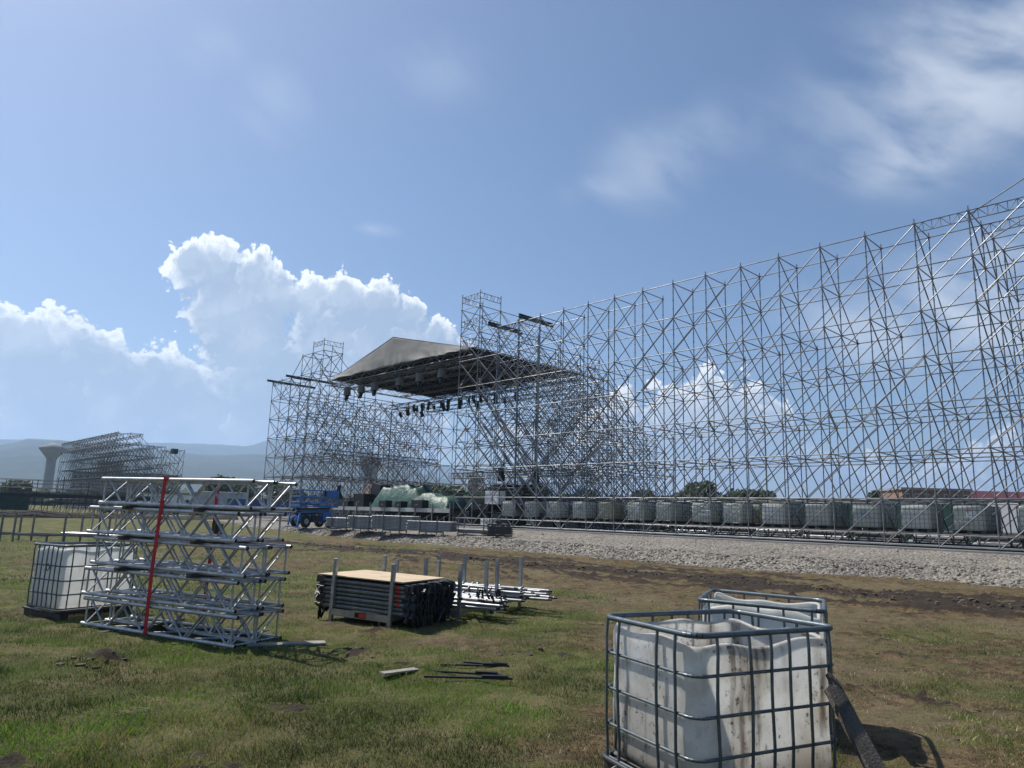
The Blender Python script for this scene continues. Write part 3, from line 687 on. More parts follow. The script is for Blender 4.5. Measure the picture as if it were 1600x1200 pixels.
# ------------------------------------------------------------------ stage deck
st_ = bpy.data.objects.new('stage', None); link(st_); st_.matrix_world = FRAME; tag(st_, 'low stage platform with pale fascia and posts under the grey roof', 'stage')
for i in range(16, 26):
    s = (i + .5) * BAY
    mb = MB(); mb.box(L(s, -.25, 1.02), (BAY - .03, .06, .30)); mb.build('fascia_panel', M['fascia'], st_)
    for j in range(6): mb = MB(); mb.box(L(s, j * BAY + .85, 1.12), (BAY - .04, BAY - .04, .09)); mb.build('deck_panel', M['dark'], st_)
    MB().beam(L(i * BAY, -.3, 0), L(i * BAY, -.3, 1.55), .07).build('post', M['galv'], st_)
    MB().tube(L((i + 1) * BAY, -.15, .05), L(i * BAY, -.15, .85), .024).build('brace', M['galv'], st_)
    MB().beam(L(i * BAY, 3, 0), L(i * BAY, 3, 1.05), .06).build('post', M['darkmetal'], st_)
    MB().beam(L(i * BAY, 6, 0), L(i * BAY, 6, 1.05), .06).build('post', M['darkmetal'], st_)
    MB().tube(L(i * BAY, 3, .5), L((i + 1) * BAY, 3, .5), .03).build('rail', M['galv'], st_)
mb = MB(); mb.box(L(21 * BAY, 7.5, .5), (10 * BAY, .05, 1.0)); mb.build('skirt', M['dark'], st_)

# things standing on the stage
def lumpy_cover(name, label, cat, s, w, z, dims, mat_, seed, nx=60, ny=26, grp=None):
    root = thing(name, label, cat, sw(s, w, z), FRZ, grp)
    V = []; a, b, h = dims
    for iy in range(ny):
        for ix in range(nx):
            x = (ix / (nx - 1) - .5); y = (iy / (ny - 1) - .5)
            e = min(1, (0.5 - abs(x)) * 6) * min(1, (.5 - abs(y)) * 5); zz = h * (e ** .5) * (.60 + .5 * float(fbm(x * a + seed, y * b + seed, 3, .6)) + .22 * abs(float(fbm(x * a * 1.3 + seed, y * b + seed, 2, .9)) - .5) * 2)
            V.append((x * a * (1 + .06 * (1 - e)), y * b * (1 + .1 * (1 - e)), zz if e > 0 else 0))
    me = npmesh(name, V, grid_faces(ny, nx), mat_); o = bpy.data.objects.new('sheet', me); link(o, root); return root
lumpy_cover('covered_heap', 'heap of stage gear under a crumpled pale green tarpaulin on the stage', 'tarpaulin', 41.1, 1.6, 1.17, (6.2, 2.4, 1.75), M['tarpgreen'], 3)
lumpy_cover('covered_heap', 'lower dark green covered heap right of the big tarpaulin on the stage', 'tarpaulin', 36.6, 1.6, 1.17, (4.4, 2.4, 1.2), M['tarpgreen'], 9)
def case(label, s, w, z, d, m_=None, cat='flight case', name='flight_case', grp=None, tilt=0):
    root = thing(name, label, cat, sw(s, w, z), FRZ, grp); mb = MB(); mb.box((0, 0, d[2] / 2), d); o = mb.build('body', m_ or M['dark'], root, bevel=.02); 
    e = MB()
    for sx in (-1, 1):
        for sy in (-1, 1): e.box((sx * d[0] / 2, sy * d[1] / 2, d[2] / 2), (.035, .035, d[2] + .01))
    for sy in (-1, 1): e.box((0, sy * d[1] / 2, d[2] * .7), (d[0], .03, .02))
    e.build('edge_trim', M['darkmetal'], root)
    mb = MB(); mb.box((0, -d[1] / 2 - .01, d[2] * .4), (.22, .02, .1)); mb.build('handle', M['galv'], root); 
    if tilt: root.rotation_euler = (0, tilt, FRZ)
    return root
case('black case half under the left part of the green tarpaulin', 41.6, -.1, 1.17, (.9, .6, .55))
case('small black case in front of the middle of the green tarpaulin', 39.4, -.1, 1.17, (.7, .6, .5))
case('wide black case at the right end of the covered heap', 37.0, -.1, 1.17, (1.3, .6, .6))
case('black speaker box standing left of the green tarpaulin', 45.9, .6, 1.17, (1.5, 1.0, 1.1), cat='speaker', name='speaker_box')
case('leaning black speaker stack with sloping top left of the tarpaulin', 45.2, 1.6, 1.17, (1.3, 1.0, 2.0), cat='speaker', name='speaker_box', tilt=.16)
case('low black case at the far left end of the stage', 48.9, .8, 1.17, (1.6, .8, .5))
# stacked dark decks and a light tower to the right of the stage
for k in range(8):
    z = 1.25 + k * .24
    r_ = thing('stage_deck_section', f'dark stage deck section, {ORD[k]} from the bottom of the stack at the stage edge', 'stage deck', sw(31.3 - .25 * (k % 3), 4.2, z), FRZ, 'stacked stage decks')
    MB().box((0, 0, .06), (3.4, 2.0, .10)).build('board', M['dark'], r_)
    for sx in (-1.5, 1.5): MB().box((sx, -1, .0), (.12, .05, .12)).build('bracket', M['galv'], r_)
for k, (s_, w_, z_, sz_) in enumerate([(31.8, 3.4, 3.3, .9), (28.4, 3.6, 3.1, .7)]):
    r_ = thing('lighting_desk', ['black boxy device standing on the stacked decks', 'dark hunched spotlight under cover right of the stacked decks'][k], 'spotlight', sw(s_, w_, z_), FRZ)
    MB().box((0, 0, .25), (.5 * sz_, .4, .5)).box((0, 0, .7), (.35 * sz_, .3, .45)).build('body', M['dark'], r_, bevel=.04); MB().tube((-.3, 0, .95), (.3, -.1, 1.05), .12, 8).build('lamp_head', M['dark'], r_)
for k in range(5):
    case(f'dark shallow crate, {ORD[k]} from the left under the right stage tower', 33 - k * 2.05, 1.2, [.15, 1.15, .15, 1.3, .15][k], (1.7, 1.1, [.9, .8, .75, .7, .9][k]), M['dark'] if k % 2 else M['darkmetal'], 'crate', 'equipment_crate', 'dark crates under the right tower')
case('silvery white equipment box under the right stage tower', 29.6, .8, 1.55, (1.5, .6, .9), M['white'], 'equipment box', 'equipment_box')
case('small white box with dark marks low under the right tower', 29.9, .6, .12, (1.3, .5, .4), M['white'], 'equipment box', 'equipment_box')

# ------------------------------------------------------------------ stage roof
rf = bpy.data.objects.new('stage_roof', None); link(rf); rf.matrix_world = FRAME; tag(rf, 'grey gabled tarpaulin roof over the stage with dark truss underside', 'stage roof')
SA, SB, WB, ZE, ZA = 52.5, 32.0, 12.4, 13.0, 15.55; SM = 42.6
def sheet(fn, nu, nv, name, m_, parent, wr=.12, sc=1.1):
    V = []
    for a in range(nu):
        for b in range(nv):
            u, v = a / (nu - 1), b / (nv - 1); p, nrm = fn(u, v)
            V.append(p + nrm * (float(fbm(u * 9 * sc, v * 5 * sc, 4, 1.3)) - .5) * wr)
    me = npmesh(name, np.array([p[:] for p in V]), grid_faces(nu, nv), m_); o = bpy.data.objects.new(name, me); link(o, parent); 
    so = o.modifiers.new('thick', 'SOLIDIFY'); so.thickness = .02; return o
def gable(u, v):
    s = SA + (SB - SA) * u; top = ZE + (ZA - ZE) * (1 - abs(s - SM) / (SM - SB if s < SM else SA - SM)); lo = ZE - .18 - .1 * math.sin(u * 40) * .4
    z = lo + (top - lo) * v; fold = .12 * math.sin(u * 80 + 7 * v + 3 * math.sin(u * 23)) * (1 - v) ** 3 * (.3 + u)
    return L(s, -.1 + .5 * v + fold, z), Vector((0, 1, 0))
sheet(gable, 90, 14, 'gable_sheet', M['tarp'], rf, .035)
sheet(lambda u, v: (L(SA + (SM - SA) * u, .35 + WB * v, ZE + (ZA - ZE) * u), Vector((0, 0, 1))), 26, 26, 'roof_sheet', M['tarp'], rf, .03)
sheet(lambda u, v: (L(SB + (SM - SB) * u, .35 + WB * v, ZE + (ZA - ZE) * u), Vector((0, 0, 1))), 26, 26, 'roof_sheet', M['tarp'], rf, .03)
def boxtruss(name, p, q, w=.5, h=.5, n=12, r=.03, m_=None, parent=None):
    mb = MB(); p = Vector(p); q = Vector(q); d = (q - p).normalized(); side = d.cross(Vector((0, 0, 1))).normalized() * w / 2; up = Vector((0, 0, h / 2))
    cs = [side + up, side - up, -side - up, -side + up]
    for c in cs: mb.tube(p + c, q + c, r, 6)
    for k in range(n):
        a = p.lerp(q, k / n); b = p.lerp(q, (k + 1) / n)
        for f in range(4):
            c0, c1 = cs[f], cs[(f + 1) % 4]
            mb.tube(a + (c0 if k % 2 else c1), b + (c1 if k % 2 else c0), r * .55, 4, caps=False)
    return mb.build(name, m_ or M['darkmetal'], parent)
for w_, z_ in ((.3, 12.65), (4.2, 12.65), (8.2, 12.65), (12.3, 12.65)): boxtruss('main_truss', L(SA + .3, w_, z_), L(SB - .3, w_, z_), .5, .55, 22, .04, M['galv_far'], rf)
for k in range(8):
    s_ = SA + (SB - SA) * k / 7; boxtruss('cross_truss', L(s_, .2, 12.7), L(s_, WB + .2, 12.7), .45, .6, 14, .035, M['galv_far'] if k in (0, 7) else M['darkmetal'], rf)
for k in range(11):
    w_ = 1.0 + k * 1.15
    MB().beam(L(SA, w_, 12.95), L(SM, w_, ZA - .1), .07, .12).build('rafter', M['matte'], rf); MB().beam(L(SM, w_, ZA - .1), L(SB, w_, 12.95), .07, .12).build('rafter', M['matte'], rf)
mb = MB(); mb.box(L((SA + SB) / 2, WB / 2 + .45, 13.02), (SA - SB - .4, WB - .6, .04)); mb.build('dark_underside', M['matte'], rf)  # near-black sheet that makes the roof underside dark
lt = bpy.data.objects.new('lighting_truss', None); link(lt); lt.matrix_world = FRAME; tag(lt, 'long pale box truss hanging under the front of the stage roof', 'truss')
boxtruss('truss_frame', L(51.5, 1.0, 12.15), L(32.2, 1.0, 12.15), .4, .4, 30, .035, M['galv'], lt)
lt2 = bpy.data.objects.new('lighting_truss', None); link(lt2); lt2.matrix_world = FRAME; tag(lt2, 'dark box truss hung with black lamps across the middle of the stage', 'truss')
boxtruss('truss_frame', L(51, 6.2, 10.9), L(32, 6.2, 10.9), .4, .4, 28, .03, M['darkmetal'], lt2)
lt3 = bpy.data.objects.new('lighting_truss', None); link(lt3); lt3.matrix_world = FRAME; tag(lt3, 'rear box truss near the back scaffold under the stage roof', 'truss')
boxtruss('truss_frame', L(51, 10.8, 11.2), L(32, 10.8, 11.2), .4, .4, 28, .03, M['galv'], lt3)
for k, s_ in enumerate([50.6, 48.2, 46.0, 42.2, 39.4, 36.5]):
    r_ = thing('covered_lamp', f'grey weather-domed moving lamp under the roof front, {ORD[k]} from the left', 'stage light', sw(s_, 1.0, 11.5), FRZ, 'domed lamps hanging on the front truss')
    mb = MB(); mb.tube((0, 0, -.12), (0, 0, .55), .36, 12, r2=.30); mb.tube((0, 0, .55), (0, 0, .68), .30, 12, r2=.12); mb.build('dome', M['lampcover'], r_)
    MB().tube((0, 0, -.15), (.12, -.15, -.62), .21, 10, r2=.15).build('lamp_head', M['dark'], r_); MB().box((0, 0, -.05), (.5, .3, .14)).build('yoke', M['dark'], r_)
def lamp(label, s_, w_, z_, sc, grp):
    r_ = thing('spotlight', label, 'stage light', sw(s_, w_, z_), FRZ + rnd.uniform(-.6, .6), grp)
    MB().box((0, 0, -.12 * sc), (.34 * sc, .2 * sc, .14 * sc)).build('base', M['dark'], r_); [MB().box((q * .2 * sc, 0, -.38 * sc), (.05 * sc, .14 * sc, .42 * sc)).build('yoke_arm', M['dark'], r_) for q in (-1, 1)]
    t = rnd.uniform(-.25, .25); MB().tube((0, -.1 * sc, -.3 * sc), (t * sc, .12 * sc, -.82 * sc), .15 * sc, 10, r2=.19 * sc).build('lamp_head', M['dark'], r_)
for k in range(14):
    s_ = 49.4 - k * 1.25
    lamp(f'black spotlight on the middle truss of the stage, {ORD[k]} from the left', s_ + rnd.uniform(-.35, .35), 6.2, 10.7 - (.3 if k % 3 == 0 else 0), .95 if k % 2 else .7, 'black lamps on the middle stage truss')
for k in range(9): lamp(f'black spotlight on the front truss between roof and right tower, {ORD[k]} from the left', 33.0 + (8 - k) * 1.3 + rnd.uniform(-.3, .3), 3.4, 10.2, .8, 'black lamps under the right part of the roof')
lamp('single black lamp hung low on the left tower above the blue lift', 47.4, -1.0, 3.0, 1.5, None)

# ------------------------------------------------------------------ caged water tanks on the wall base
def rbox(w, d, h, r=.09, n=3, mb=None, z0=0.0, bulge=.012):
    pts = []
    for cx, cy, a0 in ((w / 2 - r, d / 2 - r, 0), (-w / 2 + r, d / 2 - r, 90), (-w / 2 + r, -d / 2 + r, 180), (w / 2 - r, -d / 2 + r, 270)):
        for k in range(n + 1): a = R(a0 + 90 * k / n); pts.append((cx + r * math.cos(a), cy + r * math.sin(a)))
    m = len(pts); zs = [(0, .93), (.04, 1), (.3, 1.0 + bulge), (.5, 1.0), (.7, 1.0 + bulge), (.93, 1), (1, .93)]; V = []
    for zf, sc in zs: V += [(x * sc, y * sc, z0 + h * zf) for x, y in pts]
    F = [(k * m + i, k * m + (i + 1) % m, (k + 1) * m + (i + 1) % m, (k + 1) * m + i) for k in range(len(zs) - 1) for i in range(m)]
    mb.add(V, F, True); mb.add([v for v in V[-m:]], [tuple(range(m))], False); return mb
def cage_mesh(w, d, h, nx, ny, nz, r=.011):
    mb = MB()
    for k in range(nz):
        z = h * k / (nz - 1); c = [(-w / 2, -d / 2, z), (w / 2, -d / 2, z), (w / 2, d / 2, z), (-w / 2, d / 2, z)]
        for a in range(4): mb.tube(c[a], c[(a + 1) % 4], r, 4, caps=False)
    for k in range(nx):
        x = -w / 2 + w * (k + .5) / nx
        for y in (-d / 2, d / 2): mb.tube((x, y, 0), (x, y, h), r, 4, caps=False)
    for k in range(ny):
        y = -d / 2 + d * (k + .5) / ny
        for x in (-w / 2, w / 2): mb.tube((x, y, 0), (x, y, h), r, 4, caps=False)
    return mb.mesh('cage', M['cage'])
def tank_proto(tm):
    root = thing('water_tank', 'x', 'water tank')
    rbox(1.12, .94, .98, mb=(b := MB()), z0=.14).build('tank', tm, root)
    cg = bpy.data.objects.new('cage', cage_mesh(1.2, 1.0, .98, 7, 6, 6)); link(cg, root); cg.location = (0, 0, .14)
    mb = MB()
    for x in (-.5, 0, .5): mb.box((x, 0, .06), (.16, 1.0, .12))
    mb.box((0, 0, .125), (1.2, 1.0, .03)); mb.build('pallet', M['darkmetal'], root); MB().tube((0, 0, 1.11), (0, 0, 1.17), .1, 10).build('cap', M['dark'], root)
    return root
tg, ty = tank_proto(M['tankgreen']), tank_proto(M['tankyellow'])
used = set()
for row, (w_, nm) in enumerate(((.95, 'front'), (2.75, 'second'))):
    idx = 0
    for k in range(-3, 14):
        s_ = k * BAY + 1.0 + (.12 if row else 0) + rnd.uniform(-.12, .12)
        p = ty if (row == 0 and k == 9) or (row == 1 and k in (5,)) else tg
        o = p if p.name not in used else copy_tree(p)
        used.add(p.name) if p.name not in used else None
        o.location = sw(s_, w_ + rnd.uniform(-.08, .08), .64); o.rotation_euler = (rnd.uniform(-.012, .012), rnd.uniform(-.012, .012), FRZ + rnd.uniform(-.11, .11))
        o['group'] = f'caged water tanks in the {nm} row'; o['category'] = 'water tank'
        pos = ORD[13 - k] if k >= -3 and 13 - k < 20 else ORD[19]
        tone = 'yellowish' if p is ty else 'pale translucent'
        o['label'] = f'{tone} caged tank, {pos} from left in the {nm} row under the wall'
        if (k + row) % 2 == 0:
            lb = MB(); lb.box((rnd.uniform(-.25, .2), -.475, .75), (.34, .01, .30)); lb.build('label_plate', M['labelblue' if k % 4 else 'white'], o)
        if row == 0 and k == 0:
            for q, zz in ((-.05, .92), (.02, .92), (.09, .92)): MB().box((q, -.485, zz), (.035, .01, .09)).build('red_mark', M['redpaint'], o)

# ------------------------------------------------------------------ blue scissor lift
def lift():
    r_ = thing('scissor_lift', 'blue rough-terrain scissor lift with lowered railed platform beside the stage', 'scissor lift', (-13.65, 50.4, .5), FRZ + R(90)); r_.scale = (.80, .85, 1)
    ch = MB(); ch.box((0, 0, .62), (3.0, 1.1, .34)); ch.box((-.55, -.62, .62), (1.5, .25, .42)); ch.box((1.1, .62, .62), (.8, .25, .5)); ch.build('chassis', M['blue'], r_, bevel=.03)
    MB().box((1.0, -.72, .78), (1.0, .34, .6)).build('engine_cover', M['blue'], r_, bevel=.05); MB().box((-.2, -.76, .66), (.8, .26, .36)).build('control_box', M['dark'], r_, bevel=.03)
    for x in (-1.15, 1.15):
        for y in (-.85, .85):
            w = MB().tube((x, y - .15, .42), (x, y + .15, .42), .42, 18).build('wheel', M['tyre'], r_, bevel=.04); MB().tube((x, y - .165, .42), (x, y + .165, .42), .2, 12).build('rim', M['rail'], w)
    for x in (-1.7, 1.7):
        for y in (-.8, .8): MB().beam((x, y, .95), (x + (.15 if x > 0 else -.15), y, .12), .12).box((x + (.18 if x > 0 else -.18), y, .04), (.3, .3, .06)).build('outrigger', M['blue'], r_)
    for k in range(3):
        z = .88 + k * .17
        for y in (-.42, .42): MB().beam((-1.4, y, z), (1.4, y, z + .12), .07, .13).build('scissor_arm', M['blue' if k % 2 else 'darkmetal'], r_)
    MB().box((0, 0, 1.48), (3.7, 1.85, .16)).build('platform', M['blue'], r_, bevel=.02)
    MB().box((-.9, 0, 1.60), (1.9, 1.84, .06)).build('extension_deck', M['darkmetal'], r_)
    for z in (1.72, 2.1, 2.55):
        m_ = MB()
        for a, b in (((-1.82, -.9), (1.82, -.9)), ((1.82, -.9), (1.82, .9)), ((1.82, .9), (-1.82, .9)), ((-1.82, .9), (-1.82, -.9))): m_.tube((*a, z), (*b, z), .026, 6)
        m_.build('guard_rail', M['blue'], r_)
    for x in (-1.82, -1.2, -.6, 0, .6, 1.2, 1.82):
        for y in (-.9, .9): MB().tube((x, y, 1.55), (x, y, 2.57), .024, 6).build('rail_post', M['blue'], r_)
    MB().box((1.2, -.93, 2.3), (1.1, .05, .5)).build('side_panel', M['blue'], r_); MB().box((.7, -.7, 2.35), (.5, .3, .4)).build('control_panel', M['dark'], r_, bevel=.02)
    MB().box((-.9, -.935, 1.48), (.5, .02, .08)).build('sticker', M['white'], r_)
    return r_
lift()

# ------------------------------------------------------------------ tube racks on the gravel
def rack(name, label, loc, rz, length, width, rows, cols, ph, rt=.024, grp=None, base=.14, stair=0, tubename='tube', m_=None, px=.62):
    r_ = thing(name, label, 'tube rack', loc, rz, grp); rm = m_ or M['rail']
    for x in (-px, px):
        for y in (-width / 2, width / 2): 
            MB().beam((x, y, -.02), (x, y, ph), .055).build('post', rm, r_)
            MB().box((x, y, .005), (.09, .09, .02)).build('foot_plate', M['white'], r_)
        MB().beam((x, -width / 2, base), (x, width / 2, base), .05, .08).build('cross_bar', rm, r_)
    for y in (-width / 2, width / 2): MB().beam((-px, y, base), (px, y, base), .045, .09).build('side_rail', rm, r_)
    me = MB().tube((0, 0, 0), (length, 0, 0), rt, 8).mesh(tubename, M['tubes']); n = 0
    for j in range(rows):
        for i in range(cols - (stair * j)):
            y = -width / 2 + .06 + (width - .12) * (i + .5 * (stair * j)) / max(cols - 1, 1)
            o = inst(me, tubename, r_, align(Vector((-length / 2 + rnd.uniform(-.03, .03), y, base + .075 + j * rt * 2.05)), Vector((length / 2, y + rnd.uniform(-.004, .004), base + .075 + j * rt * 2.05))))
    return r_
RZ = FRZ + R(28)
for k, (x, y, ln, rows, cols, lab) in enumerate([(-10.75, 47.0, 2.0, 7, 10, 'leftmost rack of scaffold tubes on the gravel, next to the blue lift'), (-8.9, 44.9, 1.9, 9, 10, 'narrow full rack of tubes standing second from the lift'),
        (-6.75, 43.2, 2.7, 10, 11, 'tall full rack of long tubes in the middle of the gravel row'), (-4.45, 42.2, 2.8, 7, 11, 'half-height rack of long tubes right of the tall rack')]):
    rack('tube_rack', lab, (x, y, .52), RZ, ln, .95, rows, cols, 1.05, .04, 'tube racks on the gravel by the stage', m_=M['galv_far'], px=.55)
rack('tube_rack', 'nearly empty low rack with a single layer of tubes, right end of the gravel row', (-2.0, 42.6, .54), RZ, 2.3, .95, 2, 9, .95, .04, 'tube racks on the gravel by the stage', m_=M['galv_far'], px=.8)
cr = thing('coupler_pallet', 'square dark pallet cage full of scaffold couplers on the gravel', 'pallet', (-.42, 40.4, .55), FRZ + R(24))
for k in range(5):
    mb = MB()
    for a in range(4): mb.box(((a % 2) * 0 + (0 if a < 2 else (-.58 if a == 2 else .58)), (-.45 if a == 0 else .45 if a == 1 else 0), .16 + k * .12), ((1.2, .03, .08) if a < 2 else (.03, .9, .08)))
    mb.build('side_board', M['crate'], cr)
for x in (-.5, 0, .5): MB().box((x, 0, .05), (.14, .95, .1)).build('skid', M['dark'], cr)
mb = MB()
for k in range(160): mb.box((rnd.uniform(-.52, .52), rnd.uniform(-.38, .38), rnd.uniform(.3, .70)), (.1, .07, .06), Euler((rnd.random() * 3, rnd.random() * 3, rnd.random() * 3)).to_matrix())
o = mb.build('couplers', M['galv_far'], cr); o['kind'] = 'stuff'
mb = MB(); mb.box((0, 0, .33), (1.1, .82, .4)); mb.build('fill', M['crate'], cr)
tb = thing('loose_timber', 'short brown timber lying on the gravel beside the low rack', 'timber', (-1.1, 42.1, .6), .1); MB().box((0, 0, .03), (.9, .12, .06)).build('beam', M['wallbrick'], tb, bevel=.01)

# ------------------------------------------------------------------ plywood topped frame rack in the field
gz = lambda x, y: float(ground_z(np.array(x), np.array(y)))
ua = R(-25)
rc = Vector((-1.92, 11.78, 0)); RK = thing('frame_rack', 'rack of stacked dark steel frames topped with a plywood sheet', 'tube rack', (rc.x, rc.y, gz(rc.x, rc.y) - .0), ua)
for x in (-.54, .54):
    for y in (-.66, .66):
        MB().beam((x, y, -.03), (x, y, .95), .058).build('post', M['rail'], RK, bevel=.006); MB().tube((x, y, -.03), (x, y, .02), .045, 10, r2=.03).build('foot', M['white'], RK)
    MB().beam((x, -.66, .16), (x, .66, .16), .05, .08).build('cross_bar', M['rail'], RK)
for y in (-.66, .66):
    MB().beam((-.54, y, .15), (.54, y, .15), .05, .10).build('side_rail', M['rail'], RK)
    m_ = MB(); 
    for k in range(8):
        a0, a1 = math.pi * k / 8, math.pi * (k + 1) / 8
        m_.tube((.42 - .07 * math.cos(a0), y, .10 - .11 * math.sin(a0)), (.42 - .07 * math.cos(a1), y, .10 - .11 * math.sin(a1)), .008, 5)
    m_.build('tie_loop', M['rail'], RK)
MB().box((.02, -.688, .15), (.20, .006, .075)).build('sticker', M['dark'], RK); MB().box((.06, -.693, .15), (.12, .005, .055)).build('sticker', M['redpaint'], RK)
M['rackbar'] = mat('painted_blue_grey_tube', (.20, .22, .225), .42, .5, var=.3, vs=8)
tme = MB().tube((0, 0, 0), (1.50, 0, 0), .031, 10).mesh('tube', M['rackbar'])
hd = MB(); hd.box((0, 0, 0), (.10, .05, .09)); hd.box((.04, .0, -.07), (.02, .035, .12)); hd.box((.09, 0, .0), (.07, .012, .10)); hdme = hd.mesh('wedge_head', M['darkmetal'])
rb = MB().tube((0, 0, 0), (.05, 0, 0), .0316, 10, caps=False).mesh('red_mark', M['redpaint'])
for j in range(7):
    for i in range(14):
        y = -.62 + i * .094 + (.02 if j % 2 else 0); z = .235 + j * .0625; x0 = -.76 + rnd.uniform(-.03, .03)
        t = inst(tme, 'tube', RK, loc=(x0, y, z)); t.rotation_euler = (rnd.uniform(-.3, .3), 0, 0)
        for e in (0, 1):
            h = inst(hdme, 'wedge_head', t); h.location = (-.03 if e == 0 else 1.53, 0, 0); h.rotation_euler = (rnd.uniform(-.8, .8) if j < 6 else 0, rnd.uniform(-.2, .2), math.pi if e == 0 else rnd.uniform(-.3, .3))
        if i == 0 and j in (2, 3, 4, 5, 6): q = inst(rb, 'red_mark', t); q.location = (1.34 + rnd.uniform(-.02, .02), 0, 0)
mb = MB()
for k in range(120):
    e = rnd.choice((-.80, .80, .86, .83, .78)); y = rnd.uniform(-.62, .64); z = rnd.uniform(.12, .58)
    mb.box((e + rnd.uniform(-.05, .05), y, z - .05), (.02, .035, rnd.uniform(.1, .24)), Euler((rnd.uniform(-.3, .3), rnd.uniform(-.3, .3), rnd.random() * 3)).to_matrix())
o = mb.build('hanging_wedges', M['dark'], RK); o['kind'] = 'stuff'
pl = thing('plywood_sheet', 'pale plywood sheet lying on top of the stacked frames', 'plywood', (rc.x, rc.y, .672 + gz(rc.x, rc.y)), ua, None)
MB().box((-.06, -.03, .009), (1.58, 1.26, .018)).build('board', M['ply'], pl, bevel=.003); pl.rotation_euler = (R(-.6), R(1.3), ua); RK.rotation_euler = (0, R(1.5), ua)

# second and third racks behind with loose tubes
def loose(name, label, x, y, rz, n, zl, seed, hgt=.93, hw=.62):
    r_ = thing(name, label, 'tube rack', (x, y, gz(x, y)), rz, 'racks behind the plywood rack'); q = random.Random(seed)
    for px in (-hw, hw):
        for py in (-.5, .5):
            MB().beam((px, py, -.03), (px, py, hgt), .055).build('post', M['rail'], r_); MB().tube((px, py, -.03), (px, py, .02), .045, 8, r2=.03).build('foot', M['white'], r_)
        MB().beam((px, -.5, .16), (px, .5, .16), .05, .08).build('cross_bar', M['rail'], r_)
    for py in (-.5, .5): MB().beam((-hw, py, .15), (hw, py, .15), .045, .09).build('side_rail', M['rail'], r_)
    for k in range(n):
        j = k // 9; i = k % 9; yy = -.44 + i * .105 + q.uniform(-.02, .02); z = .235 + j * .055 + (q.uniform(0, .02)); ln = q.choice((1.5, 2.0, 2.0, 2.4)); sh = q.uniform(-.15, .35); an = q.uniform(-.09, .09) * (1 if j else .4)
        t = MB(); t.tube((-ln / 2, 0, 0), (ln / 2, 0, 0), .026, 8); t = t.build('tube', M['tubes'] if k % 3 else M['rail'], r_); t.location = (sh, yy, z); t.rotation_euler = (0, q.uniform(-.02, .02), an)
        for e in (-1, 1):
            h = MB().tube((0, 0, 0), (.06 * e, 0, 0), .02, 8).build('spigot', M['dark'], t); h.location = (e * ln / 2, 0, 0)
        for e in range(1 + k % 3):
            xx = -ln / 2 + .45 + e * .5; MB().tube((xx - .006, 0, 0), (xx + .006, 0, 0), .058, 8).build('rosette', M['rail'], t)
    return r_
loose('tube_rack', 'low rack with silver rosette tubes directly behind the plywood rack', -1.12, 12.75, ua + .02, 26, .2, 4)
loose('tube_rack', 'far rack whose loose silver tubes stick out to the right', -.50, 13.9, ua - .02, 30, .2, 9)
bd = MB()
for k in range(26): bd.box((rnd.uniform(-.2, .25), rnd.uniform(-.2, .2), rnd.uniform(-.16, .06)), (.02, .03, rnd.uniform(.1, .24)), Euler((rnd.uniform(-.5, .5), rnd.uniform(-.6, .6), rnd.random() * 3)).to_matrix())
r_ = thing('wedge_bundle', 'bundle of dangling black wedge heads at the end of the low tube rack', 'fittings', (-.28, 12.2, .38 + gz(-.2, 12.2)), 0); o = bd.build('wedges', M['dark'], r_); o['kind'] = 'stuff'

# ------------------------------------------------------------------ stack of aluminium trusses
tra = math.atan2(-.441, .897); TO = Vector((-5.90, 10.33, 0))
def truss_thing(label):
    r_ = thing('aluminium_truss', label, 'truss', group='aluminium trusses in the strapped stack'); ln, h, w = 2.94, .338, .36
    ch = MB().tube((0, 0, 0), (ln, 0, 0), .026, 12, caps=False).tube((0, 0, 0), (ln, 0, 0), .021, 10, caps=False)
    cme = ch.mesh('chord', M['alu']); 
    for y in (0, w):
        for z in (0, h): 
            c = inst(cme, 'chord', r_, loc=(0, y, z)); 
            for e in (0, ln): MB().tube((e - .002, 0, 0), (e + .002, 0, 0), .0215, 10).build('socket', M['dark'], c)
    n = 7; st = (ln - .24) / n
    for f, (a, b) in enumerate((((0, 0), (0, h)), ((w, 0), (w, h)), ((0, 0), (w, 0)), ((0, h), (w, h)))):
        for k in range(n):
            x0 = .12 + k * st + .03; x1 = .12 + (k + 1) * st - .03; up = (k + f) % 2; p = Vector((x0, *(a if up else b))); q = Vector((x1, *(b if up else a)))
            key = ('tbr', round((q - p).length, 3))
            if key not in MESHC: MESHC[key] = MB().tube((0, 0, 0), ((q - p).length, 0, 0), .0135, 8, caps=False).mesh('brace', M['alu'])
            inst(MESHC[key], 'brace', r_, align(p, q))
    for x in (.08, ln - .08):
        for y in (0, w): 
            if 'tend' not in MESHC: MESHC['tend'] = MB().tube((0, 0, 0), (h, 0, 0), .013, 8, caps=False).mesh('upright', M['alu'])
            inst(MESHC['tend'], 'upright', r_, align(Vector((x, y, 0)), Vector((x, y, h))))
        for z in (0, h): MB().tube((x, 0, z), (x, w, z), .012, 8).build('end_bar', M['alu'], r_)
    for x0, x1 in ((.08, ln - .08),): 
        for x in (x0, x1): MB().tube((x, 0, 0), (x, w, h), .011, 8).build('end_brace', M['alu'], r_)
    return r_
tproto = None
levels = [(.055, -.00, 0), (.46, -.07, .02), (.885, .04, .01), (1.305, -.14, -.02), (1.715, .04, .0)]
LV = ['bottom', 'second', 'middle', 'fourth', 'top']
